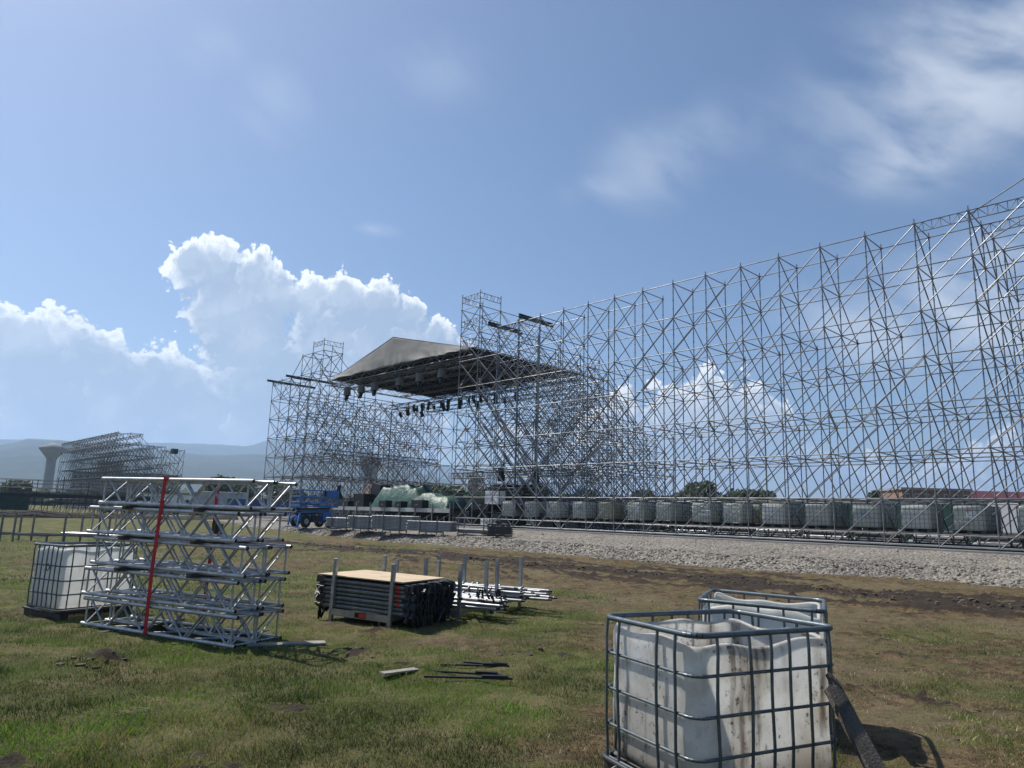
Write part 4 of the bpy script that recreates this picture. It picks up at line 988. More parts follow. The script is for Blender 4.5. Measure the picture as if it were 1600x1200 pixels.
for li, (z, dx, dr) in enumerate(levels):
    for side in (0, 1):
        lab = f'silver aluminium truss in the {LV[li]} layer of the stack, {"near" if side == 0 else "far"} side'
        if tproto is None: tproto = truss_thing(lab); o = tproto
        else: o = copy_tree(tproto)
        u = Vector((math.cos(tra), math.sin(tra), 0)); v = Vector((-math.sin(tra), math.cos(tra), 0))
        o.location = TO + u * (dx + (.03 if side else 0) * (1 if li % 2 else -.6)) + v * (side * .42) + Vector((0, 0, z)); o.rotation_euler = (0, R(.35), tra + dr * .3)
        o['label'] = lab
def onstack(x, y, z): 
    u = Vector((math.cos(tra), math.sin(tra), 0)); v = Vector((-math.sin(tra), math.cos(tra), 0)); return TO + u * x + v * y + Vector((0, 0, z))
for li in range(0, 5):
    for k, x in enumerate((.75, 2.15)):
        z = levels[li][0] - .056 if li else -.005
        if li == 1: continue
        nm = {0: 'under the whole truss stack', 2: 'under the middle truss layer', 3: 'under the fourth truss layer', 4: 'under the top truss layer'}[li]
        t = thing('timber_spacer', f'{"left" if k == 0 else "right"} timber spacer block {nm}', 'timber', onstack(x + .05 * li * 0, -.12 if li else -.25, z), tra + (math.pi / 2 if li else math.pi / 2 + (.15 if k == 0 else -.1)))
        ln = 1.05 if li else 1.5
        MB().box((ln / 2, 0, 0), (ln, .10, .055 if li else .08)).build('block', M['wood'], t, bevel=.004)
def strap(label, x, dy, lean):
    r_ = thing('ratchet_strap', label, 'strap', onstack(x, .4, 0), tra)
    w = .066; pts = []
    top = 2.085; bot = .02; y0, y1 = -.035, .86
    loop = [(y0, bot), (y0 - .02, .9), (y0, top), (y1, top), (y1 + .02, 1.2), (y1, bot), (y0, bot)]
    for (ya, za), (yb, zb) in zip(loop[:-1], loop[1:]):
        xa, xb = lean * (za - .1), lean * (zb - .1)
        mb = MB(); n_ = Vector((0, zb - za, -(yb - ya))).normalized() * .002
        a = Vector((xa, ya - .4, za)); b = Vector((xb, yb - .4, zb)); d = Vector((w / 2, 0, 0))
        mb.add([a - d - n_, a + d - n_, b + d - n_, b - d - n_, a - d + n_, a + d + n_, b + d + n_, b - d + n_], [(0, 1, 2, 3), (7, 6, 5, 4), (0, 4, 5, 1), (1, 5, 6, 2), (2, 6, 7, 3), (3, 7, 4, 0)])
        mb.build('webbing', M['red'], r_)
    return r_
s2 = strap('red ratchet strap tied round the whole stack of aluminium trusses', 1.36, 0, .02)
MB().box((.03, .50, 1.38), (.07, .07, .20)).build('ratchet', M['wood'], s2); MB().box((.11, .52, 1.38), (.05, .06, .16)).build('ratchet_handle', M['wood'], s2)
bd_ = thing('flat_board', 'grey weathered board lying flat in the grass right of the truss stack', 'board', (-2.75, 9.42, gz(-2.7, 9.4) + .03), R(20)); MB().box((0, 0, 0), (.95, .2, .025)).build('plank', M['woodgrey'], bd_, bevel=.003)

# ------------------------------------------------------------------ open topped caged tanks near the camera
def open_tank(name, label, corner, u, v, wlen, dlen, htop, nx, ny, tm, zring, seed, topcut=.955, inward=.0, z0=.13, r=.0105, pallet=True, rim=True, sway=0, skipbars=(), xb=None, yb=None):
    """corner = near corner; u, v = unit directions of the two sides"""
    root = thing(name, label, 'water tank', (corner[0], corner[1], gz(*corner))); u = Vector((*u, 0)).normalized(); v = Vector((*v, 0)).normalized()
    P = lambda a, b, z: u * a + v * b + Vector((0, 0, z)) + u * (sway * z)
    rad = .09
    def ring(off, nseg=5, rr=rad):
        a0, a1, b0, b1 = -off, wlen + off, -off, dlen + off; pts = []
        for (ca, cb, st) in ((a0 + rr, b0 + rr, 180), (a1 - rr, b0 + rr, 270), (a1 - rr, b1 - rr, 0), (a0 + rr, b1 - rr, 90)):
            for k in range(nseg + 1): t = R(st + 90 * k / nseg); pts.append((ca + rr * math.cos(t), cb + rr * math.sin(t)))
        return pts
    rg = ring(0); q = random.Random(seed)
    for z in zring:
        top = z == zring[-1]; mb = MB(); rr = r * (1.75 if top else 1.0)
        pp = [P(a, b, z + .006 * math.sin(a * 5 + b * 3 + seed)) for a, b in rg]
        for a, b in zip(pp, pp[1:] + pp[:1]): mb.tube(a, b, rr, 8, caps=False)
        mb.build('top_rail' if top else 'cage_ring', M['cage'], root)
    zb, zt = zring[0], zring[-1]
    def bar(a, b, oa, ob):
        mb = MB(); n = 8; dx = q.uniform(-.006, .006)
        ps = [P(a + oa * (1 if 1 < k < n else .3) + dx * math.sin(k), b + ob * (1 if 1 < k < n else .3), zb + (zt - zb) * k / n) for k in range(n + 1)]
        for c, d in zip(ps[:-1], ps[1:]): mb.tube(c, d, r * .95, 6, caps=False)
        mb.build('cage_bar', M['cage'], root)
    for k in range(nx):
        a = wlen * xb[k] if xb else .10 + (wlen - .2) * k / (nx - 1)
        if k not in skipbars: bar(a, 0, 0, -.012)
        bar(a, dlen, 0, .012)
    for k in range(ny):
        b = dlen * yb[k] if yb else .10 + (dlen - .2) * k / (ny - 1)
        bar(0, b, -.012, 0); bar(wlen, b, .012, 0)
    # tank wall
    ins = .022; base = ring(-ins, 7, .10); dense = []
    for (a, b) in zip(base, base[1:] + base[:1]):
        L_ = math.hypot(b[0] - a[0], b[1] - a[1]); m_ = max(1, int(L_ / .03))
        for k in range(m_): dense.append((a[0] + (b[0] - a[0]) * k / m_, a[1] + (b[1] - a[1]) * k / m_))
    n = len(dense); cx_, cy2 = wlen / 2, dlen / 2; rows = 34; V = []
    for k in range(rows + 1):
        f = k / rows
        for i, (a, b) in enumerate(dense):
            ang = i / n * 2 * math.pi
            cut = topcut * htop * (1 + .012 * math.sin(ang * 3 + seed) + .014 * math.sin(ang * 7 + seed * 2) + .035 * (vn1(i * .11 + seed * 3) - .5))
            z = z0 + (cut - z0) * min(f * 1.04, 1.0)
            zz = z; da = cx_ - a; db = cy2 - b; l = math.hypot(da, db)
            fold = max(0, (f - .90) / .10); pinch = .045 * fold ** 1.6 + inward * f * f
            tuck = .05 * max(0, 1 - f / .05)
            bow = .004 * math.sin(f * math.pi * 4 + a * 3) * math.sin(math.pi * min(1, f * 1.02)) + .005 * (vn1(i * .09 + f * 3 + seed) - .5) * 2
            # bulge between the bars
            s_ = (pinch + tuck + bow) ; a2 = a + da / l * s_; b2 = b + db / l * s_
            if fold > .6: zz -= .022 * (fold - .6) / .4
            V.append(P(a2, b2, zz))
    F = grid_faces_wrap(rows + 1, n); me = npmesh('tank', np.array([p[:] for p in V]), F, tm); o = bpy.data.objects.new('tank', me); link(o, root)
    so = o.modifiers.new('thick', 'SOLIDIFY'); so.thickness = .005; so.offset = -1
    fl = MB(); fl.add([P(a, b, z0 + .01) for a, b in base], [tuple(range(len(base)))]); fl.build('tank_floor', tm, root)
    if pallet:
        mb = MB()
        for a in (.08, wlen / 2, wlen - .08): 
            c = P(a, dlen / 2, .05); mb.beam(P(a, -.02, .05), P(a, dlen + .02, .05), .12, .10)
        mb.build('pallet_skid', M['darkmetal'], root)
        mb = MB(); rp = ring(.02)
        for c, d in zip(rp, rp[1:] + rp[:1]): mb.tube(P(*c, z0 - .015), P(*d, z0 - .015), .02, 8)
        mb.build('pallet_rim', M['darkmetal'], root)
    return root, P
def vn1(x): return float(vnoise(np.array(x), np.array(3.7)))
def grid_faces_wrap(r, c):
    i = np.arange(r - 1)[:, None] * c; j = np.arange(c)[None, :]; j2 = (j + 1) % c
    return np.stack([i + j, i + j2, i + c + j2, i + c + j], -1).reshape(-1, 4)
tk, PT = open_tank('caged_tank', 'large dirty white cut-open tank in a dark wire cage, closest to the camera', (1.115, 4.36), (.90, .435), (-.435, .90), 1.2, .95, 1.03, 6, 4, M['tankdirty'], [.13, .34, .57, .80, 1.03], 2, xb=[.14, .36, .50, .63, .77, .93], yb=[.17, .36, .80, .94])
tk2, _ = open_tank('caged_tank', 'cleaner white cut-open caged tank just behind the closest dirty one', (1.72, 6.55), (.80, -.60), (.40, .91), 1.06, .92, 1.04, 5, 5, M['tankclean'], [.13, .36, .58, .8, 1.04], 5, topcut=.97)
tk3, _ = open_tank('caged_tank', 'white caged tank marked XX on the grass left of the truss stack', (-6.57, 10.87), (.51, .86), (-.86, .51), 1.15, .98, 1.06, 6, 7, M['tankclean'], [.16, .36, .56, .77, 1.07], 9, topcut=.97)
# XX written on the left tank
def xmark(root, P_, b0, z, sz):
    for (c, d) in (((-1, -1), (1, 1)), ((-1, 1), (1, -1))):
        MB().beam(P_(-.002, b0 + c[0] * sz, z + c[1] * sz * 1.6), P_(-.002, b0 + d[0] * sz, z + d[1] * sz * 1.6), .007).build('painted_mark', M['dark'], root)
xmark(tk3, _, .50, .74, .035); xmark(tk3, _, .41, .74, .035)
# leaning plank and offcut by the nearest tank
pk = thing('leaning_plank', 'dark weathered plank with a splintered top leaning on the closest tank', 'plank', (2.10, 4.28, 0))
mb = MB(); p0 = Vector((.12, -.30, -.05)); p1 = Vector((-.06, .42, .755)); mb = MB(); d = (p1 - p0); ln = d.length
prof_ = [(-.06, 0), (.06, 0), (.06, ln * .985), (.045, ln * .99), (.04, ln * 1.02), (.015, ln * 1.03), (.01, ln * .94), (-.02, ln * .955), (-.06, ln * .93)]
V = [(x, -.018, z) for x, z in prof_] + [(x, .018, z) for x, z in prof_]; k = len(prof_)
mb.add(V, [tuple(range(k)), tuple(range(2 * k - 1, k - 1, -1))] + [(i, k + i, k + (i + 1) % k, (i + 1) % k) for i in range(k)])
o = mb.build('plank', M['wood'], pk); zq = d.normalized(); xq = Vector((.93, .36, 0)); xq = (xq - zq * xq.dot(zq)).normalized(); yq = zq.cross(xq)
o.matrix_local = Matrix(((xq.x, yq.x, zq.x, p0.x), (xq.y, yq.y, zq.y, p0.y), (xq.z, yq.z, zq.z, p0.z), (0, 0, 0, 1)))
bk = thing('wood_offcut', 'small pale broken board propped at the foot of the closest tank', 'board', (.80, 4.42, .0), .4)
MB().beam((-.05, 0, 0), (-.12, .1, .27), .10, .02).build('board', M['woodgrey'], bk)

# bits lying in the grass
st2 = [(-.45, 8.55, .75, 3, 'upper black strip of plastic lying in the grass'), (-.52, 8.1, .80, -8, 'middle black strip of plastic in the grass'), (-.46, 7.78, .92, 1, 'lowest thin black rod in the grass'), (-.30, 8.62, .55, -16, 'shorter black strip at the top of the small pile')]
for x, y, ln, a, lab in st2:
    t = thing('black_strip', lab, 'strip', (x + .1, y, gz(x, y) + .035), R(a), 'black strips lying in the grass'); MB().box((0, 0, 0), (ln, .035, .02)).build('strip', M['dark'], t, bevel=.004); MB().box((ln * .3, .01, .018), (ln * .3, .05, .016)).build('clip', M['dark'], t)
pb = thing('pale_board', 'small pale board lying flat in the green grass', 'board', (-1.10, 7.95, gz(-1.1, 7.95) + .03), R(38)); MB().box((0, 0, 0), (.42, .11, .02)).build('plank', M['woodgrey'], pb, bevel=.003)

# ------------------------------------------------------------------ empty stillages at far left of the field
sp = [(-22.6, 31.9, 'half-cut empty stillage at the left edge of the photo'), (-20.2, 31.3, 'empty stillage with one tall post, left of the caged tank'), (-18.0, 31.2, 'stillage with white tubes in it behind the caged tank'), (-16.0, 31.0, 'stillage with light tubes partly behind the truss stack')]
for k, (x, y, lab) in enumerate(sp):
    r_ = thing('stillage', lab, 'stillage', (x, y, gz(x, y)), R(-8), 'stillages standing in the left of the field')
    for px in (-.8, .8):
        for py in (-.5, .5): 
            hgt = .35 if (k == 1 and px > 0) or (k == 0 and px < 0 and py > 0) else 1.15
            MB().beam((px, py, -.02), (px, py, hgt), .06).build('post', M['galv_far'], r_)
        MB().beam((px, -.5, .3), (px, .5, .3), .06, .08).build('cross_bar', M['galv_far'], r_)
    for py in (-.5, .5): MB().beam((-.8, py, .3), (.8, py, .3), .06, .10).build('side_rail', M['galv_far'], r_)
    if k >= 2:
        for j in range(8): MB().tube((-1.0 - .1 * (j % 2), -.4 + j * .1, .38), (1.05, -.4 + j * .1, .38), .035, 6).build('tube', M['alu'], r_)

for k, (x, y) in enumerate([(-3.0, 6.2), (1.9, 9.6), (-5.2, 6.9)]):
    t = thing('scrap_of_straw', ['small dry straw clump left of centre in the near grass', 'small dry straw clump between the rack and the closest tank', 'small dry straw clump in the grass at lower left'][k], 'straw', (x, y, gz(x, y) + .01)); mb = MB()
    for q in range(40):
        a = rnd.random() * 6.28; c = Vector((rnd.uniform(-.12, .12), rnd.uniform(-.08, .08), rnd.uniform(0, .03))); mb.tube(c, c + Vector((math.cos(a), math.sin(a), rnd.uniform(-.1, .2))) * rnd.uniform(.04, .10), .0015, 3, caps=False)
    o = mb.build('stalks', M['straw'], t); o['kind'] = 'stuff'

# ------------------------------------------------------------------ raised walkway at the far left
wa = Vector((-52, 51.5, .35)); wb = Vector((-33.5, 67.5, .45)); wl = (wb - wa).length; wr = math.atan2(wb.y - wa.y, wb.x - wa.x)
wk = thing('raised_walkway', 'long dark raised walkway on scaffold legs with tube railings at the far left', 'walkway', wa, wr)
nb = 26
MB().box((wl / 2, 0, 2.05), (wl, 3.0, .16)).build('deck', M['deck'], wk); MB().box((wl / 2, -1.55, 1.85), (wl, .08, .3)).build('edge_beam', M['darkmetal'], wk); MB().box((wl / 2, -1.5, 1.3), (wl, .06, .08)).build('lower_beam', M['darkmetal'], wk)
for k in range(nb + 1):
    x = wl * k / nb
    for y in (-1.5, 1.5):
        hh = 3.15 if k % 2 == 0 else 2.1
        MB().tube((x, y, 0), (x, y, hh + (.35 if k % 6 == 0 else 0)), .03, 5, caps=False).build('post', M['darkmetal'], wk)
        if k < nb: MB().tube((x, y, .1), (x + wl / nb, y, 1.9), .022, 4, caps=False).build('brace', M['darkmetal'], wk); 
    MB().tube((x, -1.5, 1.9), (x, 1.5, .1), .022, 4, caps=False).build('brace', M['darkmetal'], wk)
for z in (.4, 2.5, 2.85, 3.15):
    for y in (-1.5, 1.5): MB().tube((0, y, z), (wl, y, z), .024, 5).build('rail', M['galv_far' if z > 2 else 'darkmetal'], wk)
MB().box((wl * .47, -1.8, 1.0), (.9, .4, 1.6)).build('panel', M['darkmetal'], wk)
mo = MB()
me_v = []; nx_, ny_ = 90, 8
for iy in range(ny_):
    for ix in range(nx_):
        x = -3 + (wl + 10) * ix / (nx_ - 1); y = -2.6 - 1.2 + 2.4 * iy / (ny_ - 1); e = math.sin(math.pi * iy / (ny_ - 1))
        me_v.append((x, y, e * (.25 + .55 * float(fbm(x, y, 3, .35)))))
me = npmesh('soil_heap', np.array(me_v), grid_faces(ny_, nx_), mat('dark_topsoil', (.022, .019, .017), .95, 0, var=.3, vs=3, bump=.8, bs=6)); so_ = bpy.data.objects.new('soil_heap', me); link(so_); so_.location = wa; so_.rotation_euler = (0, 0, wr)
tag(so_, 'long dark heap of topsoil along the foot of the raised walkway', 'soil heap', kind='thing')

# ------------------------------------------------------------------ far scaffold stages
def far_frame(x, y): 
    m = FRAME.copy(); m[0][3] = x; m[1][3] = y; m[2][3] = .45; return m
H = {}
for i in range(0, 21):
    for j in range(0, 5):
        if 0 < j < 4 and 0 < i < 20 and j not in (1, 3) and i not in (1, 19): continue
        H[(i, j)] = 14 if j < 3 else 12
far1 = scaffold('scaffold_stage', 'distant half-built scaffold stage between the water tower and the truss stack', H, 'b', 'b', frame=far_frame(-70.5, 126.9), detail=False, r=.042, drop=.05)
mb = MB()
for z in (14, 12.6): 
    lattice(mb, L(0, 0, z), L(20 * BAY, 0, z), .5, .05, 50, .04); lattice(mb, L(0, 4, z), L(20 * BAY, 4, z), .5, .05, 50, .04)
mb.build('lattice_girder', M['galv_far'], far1)
H = {(i, j): (10 if j < 2 else 8) for i in range(0, 3) for j in range(0, 2)}
far2 = scaffold('scaffold_tower', 'small distant scaffold tower right of the distant stage', H, 'b', 'b', frame=far_frame(-54.0, 113), detail=False, r=.04, drop=.05)
for k, (x_, y_) in enumerate([(-51.8, 113.5)]): MB().box(L(1.5, 1, 9.9), (.9, .9, .8)).build('hoist', M['dark'], far2)
H = {(i, j): 8 for i in range(0, 4) for j in range(0, 2)}
far3 = scaffold('scaffold_tower', 'low distant scaffold link between the distant stage and the small tower', H, 'b', 'b', frame=far_frame(-58.8, 119), detail=False, r=.035, drop=.05)

# ------------------------------------------------------------------ water towers, buildings
def lathe(prof, n=20):
    mb = MB(); V = [(r_ * math.cos(2 * math.pi * k / n), r_ * math.sin(2 * math.pi * k / n), z) for r_, z in prof for k in range(n)]
    mb.add(V, [(a * n + k, a * n + (k + 1) % n, (a + 1) * n + (k + 1) % n, (a + 1) * n + k) for a in range(len(prof) - 1) for k in range(n)], True); return mb
wt1 = thing('water_tower', 'concrete water tower with a flared cone top against the hills at far left', 'water tower', (-306, 475, .4))
lathe([(3.4, 0), (3.0, 14), (2.9, 29)], 16).build('shaft', M['towerconc'], wt1); lathe([(2.9, 29), (4.0, 31), (8.3, 36.2), (8.3, 36.9), (.5, 40.2), (0, 40.3)], 16).build('tank_head', M['towerconc'], wt1)
M['dim'] = mat('silhouette_concrete', (.15, .15, .145), .9, 0, var=.2, vs=.12)  # darker copy of the tower concrete, silhouette tone put into the colour
wt2 = thing('water_tower', 'grey concrete water tower seen through the scaffold behind the stage', 'water tower', (-93, 475, .4))
lathe([(4.4, 0), (4.2, 20), (4.1, 27)], 16).build('shaft', M['dim'], wt2); lathe([(4.1, 26), (7.2, 33), (7.4, 36), (4.2, 37.4), (1.6, 38), (1.2, 41), (0, 41.1)], 16).build('tank_head', M['dim'], wt2)

def building(name, label, x0, x1, y, z0, z1, depth, wm, roof, rm, floors, nwin, rz=0.0, cat='building', roofh=1.5, winh=.5):
    r_ = thing(name, label, cat, ((x0 + x1) / 2, y, z0), rz); w = x1 - x0; h = z1 - z0
    MB().box((0, depth / 2, h / 2), (w, depth, h)).build('wall', wm, r_)
    if roof == 'flat': MB().box((0, depth / 2, h + .2), (w + .6, depth + .6, .4)).build('roof', rm, r_)
    else:
        mb = MB(); e = .6; mb.add([(-w / 2 - e, -e, h), (w / 2 + e, -e, h), (w / 2 + e, depth + e, h), (-w / 2 - e, depth + e, h), (-w / 2 * .96, depth / 2, h + roofh), (w / 2 * .96, depth / 2, h + roofh)],
               [(0, 1, 5, 4), (2, 3, 4, 5), (0, 4, 3), (1, 2, 5), (3, 2, 1, 0)]); mb.build('roof', rm, r_)
    fh = h / floors
    for f in range(floors):
        for k in range(nwin):
            x = -w / 2 + w * (k + .5) / nwin; ww_ = w / nwin * .45
            wn = MB().box((x, -.03, fh * (f + .5)), (ww_, .12, fh * winh)).build('window', M['white'], r_); MB().box((x, -.10, fh * (f + .5)), (ww_ * .85, .04, fh * winh * .85)).build('pane', M['glass'], wn)
    return r_
b1 = building('office_building', 'long grey flat-roofed building behind the distant scaffold stage', -153, -122, 250, .4, 12.2, 14, M['wallgrey'], 'flat', M['greyconc'], 4, 14, 0)
MB().box((-6, 6, 14.3), (6, 6, 4)).build('roof_house', M['wallgrey'], b1)
building('house', 'brown tile-roofed house behind the left part of the green tarpaulin', -41, -31.5, 200, .4, 5.5, 12, M['wallbrick'], 'hip', M['brown'], 1, 4, 0, 'house', 4)
building('house', 'second brown roofed house with dormers right of the first behind the stage', -31, -22, 205, .4, 4.6, 10, M['wallgrey'], 'hip', M['brown'], 1, 4, 0, 'house', 3.6)
building('block_tower', 'small square brick building behind the right stage tower', -17.2, -10.6, 300, .4, 17.4, 7, M['wallbrick'], 'flat', M['brown'], 5, 2, 0)
bR = building('long_building', 'long building with rows of windows left of the maroon roofed one at right', 72, 84, 130, .4, 8.6, 12, M['wallbrick'], 'flat', M['greyconc'], 3, 7, R(-4))
building('long_building', 'long low building with a maroon metal roof at the right edge', 86, 122, 134, .4, 6.4, 14, M['wallgrey'], 'hip', M['maroon'], 2, 16, R(-4), roofh=3)
for k, (x0, x1, lab) in enumerate([(-53.5, -50.9, 'leftmost white cabin of the row behind the truss stack'), (-50.7, -48.2, 'second white cabin of the row behind the truss stack'), (-48, -45.4, 'third white cabin of the row behind the truss stack')]):
    r_ = thing('site_cabin', lab, 'site cabin', ((x0 + x1) / 2, 106, .45), 0, 'white site cabins behind the truss stack'); MB().box((0, 1.2, 1.4), (x1 - x0, 5.5, 2.8)).build('body', M['white'], r_, bevel=.05); MB().box((0, -1.56, 1.7), (.5, .05, .9)).build('window', M['glass'], r_)
    MB().box((0, 1.2, 2.85), (x1 - x0 + .1, 5.6, .12)).build('roof', M['fascia'], r_)
r_ = thing('white_trailer', 'long pale grey trailer body right of the white cabins behind the truss stack', 'trailer', (-41.6, 104, .45)); MB().box((0, 0, 2.1), (6.9, 2.5, 2.6)).build('body', M['fascia'], r_, bevel=.06); MB().box((0, 0, .65), (6.5, 1.0, .25)).build('chassis', M['dark'], r_)
for x in (-2.3, -1.3, 2.3): w = MB().tube((x, -1.2, .45), (x, -.9, .45), .45, 14).build('wheel', M['tyre'], r_); MB().tube((x, -1.22, .45), (x, -1.19, .45), .2, 10).build('rim', M['rail'], w)
MB().box((2.2, -1.27, 2.0), (.35, .04, .6)).build('window', M['glass'], r_)
for k, (x, y, lab) in enumerate([(-36.2, 100, 'dark blue shipping container directly left of the lift'), (-31.0, 99, 'dark blue container half behind the blue lift')]):
    r_ = thing('shipping_container', lab, 'container', (x, y, .45), 0, 'dark blue containers behind the lift'); MB().box((0, 0, 1.25), (5.0, 2.4, 2.5)).build('body', M['bluedark'], r_, bevel=.04)
    mb = MB()
    for q in range(18): mb.box((-2.35 + q * .277, -1.22, 1.25), (.12, .05, 2.3))
    o = mb.build('corrugation', M['bluedark'], r_)
def car(label, x, y, rz, m_):
    r_ = thing('parked_car', label, 'car', (x, y, .45), rz, 'cars parked behind the truss stack'); prof_ = [(-2.1, .3), (-2.15, .8), (-1.5, .92), (-.9, 1.42), (.7, 1.42), (1.3, .95), (2.05, .82), (2.1, .3)]
    mb = MB(); k = len(prof_); mb.add([(a, -.85, z) for a, z in prof_] + [(a, .85, z) for a, z in prof_], [tuple(range(k)), tuple(range(2 * k - 1, k - 1, -1))] + [(i, k + i, k + (i + 1) % k, (i + 1) % k) for i in range(k)]); mb.build('body', m_, r_, bevel=.08)
    MB().box((-.1, -.86, 1.15), (1.9, .03, .32)).build('window', M['glass'], r_)
    for a in (-1.35, 1.35):
        for b in (-.8, .8): w = MB().tube((a, b - .1, .32), (a, b + .1, .32), .32, 14).build('wheel', M['tyre'], r_); MB().tube((a, b - .11, .32), (a, b + .11, .32), .18, 10).build('rim', M['rail'], w)
car('dark grey car parked left below the pale trailer', -43.6, 97, .05, M['darkmetal']); car('white car parked below the pale trailer', -38.6, 96, -.04, M['white']); car('silver car at the left, seen through the truss stack', -52.5, 97, .1, M['rail'])
# white items behind the walkway
r_ = thing('white_van', 'small white van standing behind the end of the raised walkway', 'van', (-43.5, 88, .45), .3); MB().box((0, 0, 1.15), (3.4, 1.8, 1.7)).build('body', M['white'], r_, bevel=.15)
for a in (-1.1, 1.1): MB().tube((a, -.95, .35), (a, -.7, .35), .35, 12).build('wheel', M['tyre'], r_)
MB().box((1.0, -.91, 1.5), (.9, .03, .5)).build('window', M['glass'], r_)

# green mesh fences
def fence(label, pts, h, name='mesh_fence', z=.45):
    r_ = thing(name, label, 'fence', (pts[0][0], pts[0][1], z))
    for a, b in zip(pts[:-1], pts[1:]):
        p = Vector((a[0] - pts[0][0], a[1] - pts[0][1], 0)); q = Vector((b[0] - pts[0][0], b[1] - pts[0][1], 0)); n = max(1, int((q - p).length / 3))
        for k in range(n):
            c = p.lerp(q, k / n); d = p.lerp(q, (k + 1) / n)
            MB().beam(c + Vector((0, 0, h / 2 + .05)), d + Vector((0, 0, h / 2 + .05)), .03, h).build('mesh_panel', M['mesh'], r_); MB().tube(c, c + Vector((0, 0, h + .1)), .04, 6).build('fence_post', M['galv_far'], r_)
fence('green mesh fence behind the raised walkway at far left', [(-85, 92), (-64, 96)], 2.0)
fence('dark green mesh fence running behind the rows of water tanks', [tuple(sw(70, 22)[:2]), tuple(sw(-14, 22)[:2])], 2.6, z=Z0 - .1)
fence('dark green mesh fence between the blue containers and the stage', [(-34, 104), (-12, 112)], 1.9)
# black trestles / pipes behind the tanks
for k in range(12):
    r_ = thing('pipe_stack', f'dark low stack of pipes behind the tank rows, {ORD[k]} from the left', 'pipes', sw(30 - k * 3.1, 11.5, 0), FRZ, 'pipe stacks behind the tanks')
    for a in range(4):
        for b in range(3): MB().tube((-1.3, a * .25, .12 + b * .24), (1.3, a * .25, .12 + b * .24), .11, 8).build('pipe', M['darkmetal'] if (a + b + k) % 3 else M['rail'], r_)
for k, (s_, lab) in enumerate([(1.5, 'white panel van body behind the tanks near the right edge'), (-6, 'white cabin behind the scaffold wall at the right edge')]):
    r_ = thing('white_cabin', lab, 'cabin', sw(s_, 17, -.05), FRZ); MB().box((0, 0, 1.3), (4.5, 2.2, 2.2)).build('body', M['white'], r_, bevel=.06); MB().box((.5, -1.12, 1.6), (1.0, .04, .6)).build('window', M['glass'], r_)

# ------------------------------------------------------------------ trees
def tree_meshes(seed, h, conifer=False):
    q = np.random.default_rng(seed); mb = MB(); mb.tube((0, 0, 0), (0, 0, h * (.9 if conifer else .55)), h * .03, 7, r2=h * .012)
    blobs = []
    if conifer:
        for k in range(9): z = .15 + .8 * k / 9; blobs.append((0, 0, z * h, h * .26 * (1 - z) + .15, h * .09))
    else:
        for k in range(9):
            a = q.random() * 6.28; r = h * .22 * q.random() ** .5; z = h * (.42 + .4 * q.random()); x, y = r * math.cos(a), r * math.sin(a)
            mb.tube((0, 0, h * (.2 + .25 * q.random())), (x, y, z), h * .012, 5, r2=h * .004); blobs.append((x, y, z, h * (.13 + .12 * q.random()), h * (.10 + .10 * q.random())))
    V, C = [], []
    for (x, y, z, rx, rz_) in blobs:
        n = 170; d = q.normal(size=(n, 3)); d /= np.linalg.norm(d, axis=1)[:, None]; rr = (.45 + .6 * q.random((n, 1)))
        P = np.array([x, y, z]) + d * rr * np.array([rx, rx, rz_]); s_ = h * .028 * (.6 + .8 * q.random((n, 1, 1)))
        a = q.normal(size=(n, 3)); a /= np.linalg.norm(a, axis=1)[:, None]; b = np.cross(a, q.normal(size=(n, 3))); b /= np.linalg.norm(b, axis=1)[:, None]
        a = a[:, None, :] * s_; b = b[:, None, :] * s_; Q = np.concatenate([P[:, None] - a - b, P[:, None] + a - b * .6, P[:, None] + a * .7 + b, P[:, None] - a + b * .8], 1)
        V.append(Q.reshape(-1, 3)); t = q.random((n, 1)); c = np.array([[.035, .06, .018]]) * (1 - t) + np.array([[.085, .115, .04]]) * t; C.append(np.repeat(np.concatenate([c, np.ones((n, 1))], 1), 4, 0))
    V = np.concatenate(V); C = np.concatenate(C); F = np.arange(len(V)).reshape(-1, 4)
    return mb.mesh('trunk', M['bark']), npmesh('crown', V, F, M['leaf'], True, {'tint': C})
TM = [tree_meshes(1, 1.0), tree_meshes(2, 1.0), tree_meshes(3, 1.0), tree_meshes(4, 1.0, True)]
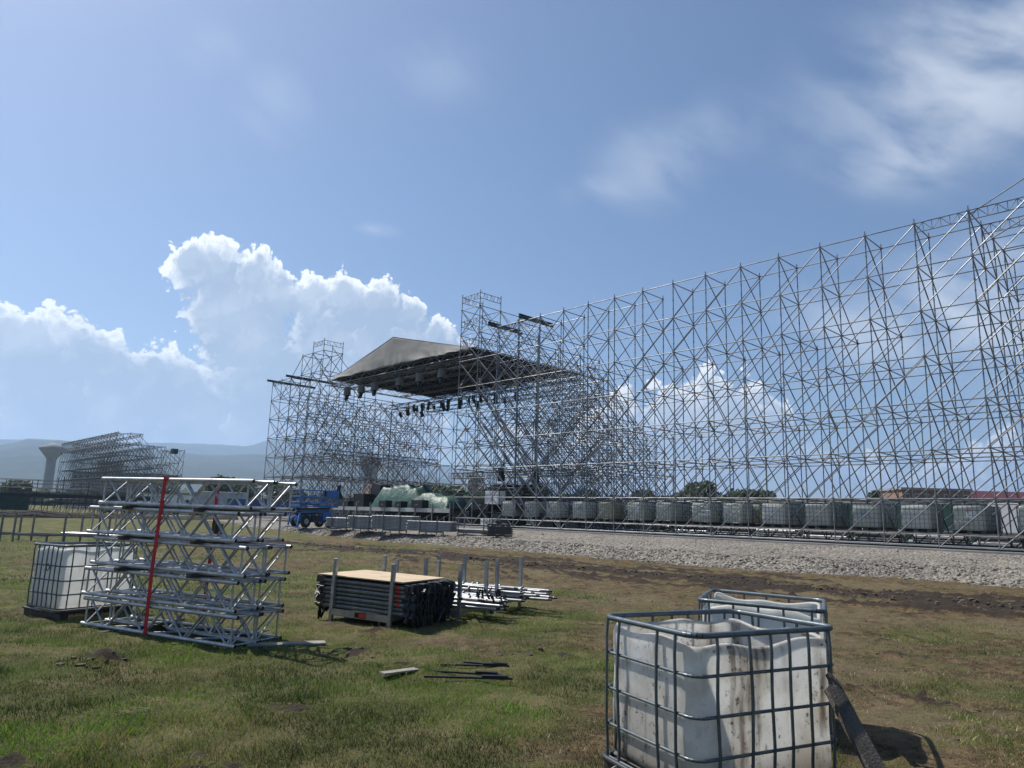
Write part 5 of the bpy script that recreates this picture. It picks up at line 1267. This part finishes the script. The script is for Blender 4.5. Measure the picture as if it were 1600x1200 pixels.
def tree(label, x, y, z, h, kind, grp, wide=1.0):
    r_ = thing('conifer_tree' if kind == 3 else 'leafy_tree', label, 'tree', (x, y, z), rnd.random() * 6, grp); r_.scale = (h * wide, h * wide, h)
    inst(TM[kind][0], 'trunk', r_); inst(TM[kind][1], 'crown', r_)
def dirpos(px, y): a, e = azel(px, 800); return y * math.tan(R(a)), y
row = [(345, 150, 8.5), (372, 150, 7), (430, 165, 7.5), (455, 160, 6.5), (20, 175, 7), (238, 170, 6.5), (262, 175, 6)]
for k, (px, y, h) in enumerate(sorted(row)):
    x, y = dirpos(px, y); tree(f'leafy tree beyond the field on the left, {ORD[k]} from the left', x, y, .4, h, k % 3, 'trees beyond the left field', 1.5)
row = [(640, 170, 8), (672, 165, 9), (700, 160, 8.5), (722, 175, 7.5), (610, 180, 7), (545, 190, 6), (520, 190, 6.5)]
for k, (px, y, h) in enumerate(sorted(row)):
    x, y = dirpos(px, y); tree(f'green tree behind the stage, {ORD[k]} from the left', x, y, .4, h, (k + 1) % 3, 'trees behind the stage', 1.5)
row = [(770, 120, 7), (800, 125, 6.5), (835, 118, 7.3), (880, 128, 6.2), (915, 120, 6.8), (960, 130, 6), (1005, 122, 7.2), (1040, 126, 6.2), (1070, 124, 6.8), (1094, 118, 9.0), (1125, 125, 6.8), (1160, 121, 7.6), (1187, 121, 7.8), (1225, 130, 6.4), (1290, 126, 6), (1420, 118, 6.5), (1440, 120, 7.0), (1545, 116, 6.3), (1575, 112, 6.4)]
for k, (px, y, h) in enumerate(row):
    x, y = dirpos(px, y); tree(f'green tree beyond the rows of tanks, {ORD[k]} from the left', x, y, .4, h, (k + 2) % 3, 'trees beyond the tank wall', 1.15)
x, y = dirpos(1368, 110); tree('lone dark pointed conifer beyond the tank wall', x, y, .4, 7.2, 3, None, .6)
# far tree belt that reads as one mass
n = 2600; a_ = rng.uniform(-40, 44, n); d_ = rng.uniform(230, 420, n); px_ = d_ * np.tan(np.radians(a_)); s_ = rng.uniform(1.2, 2.6, n)
cols = np.array([[.04, .06, .025]]) * (.6 + .9 * rng.random((n, 1)))
scatter_lumps('tree_belt', np.stack([px_, d_, .4 + rng.uniform(.3, 4.2, n)], -1), s_, cols, M['clod'], 1.0, .5)
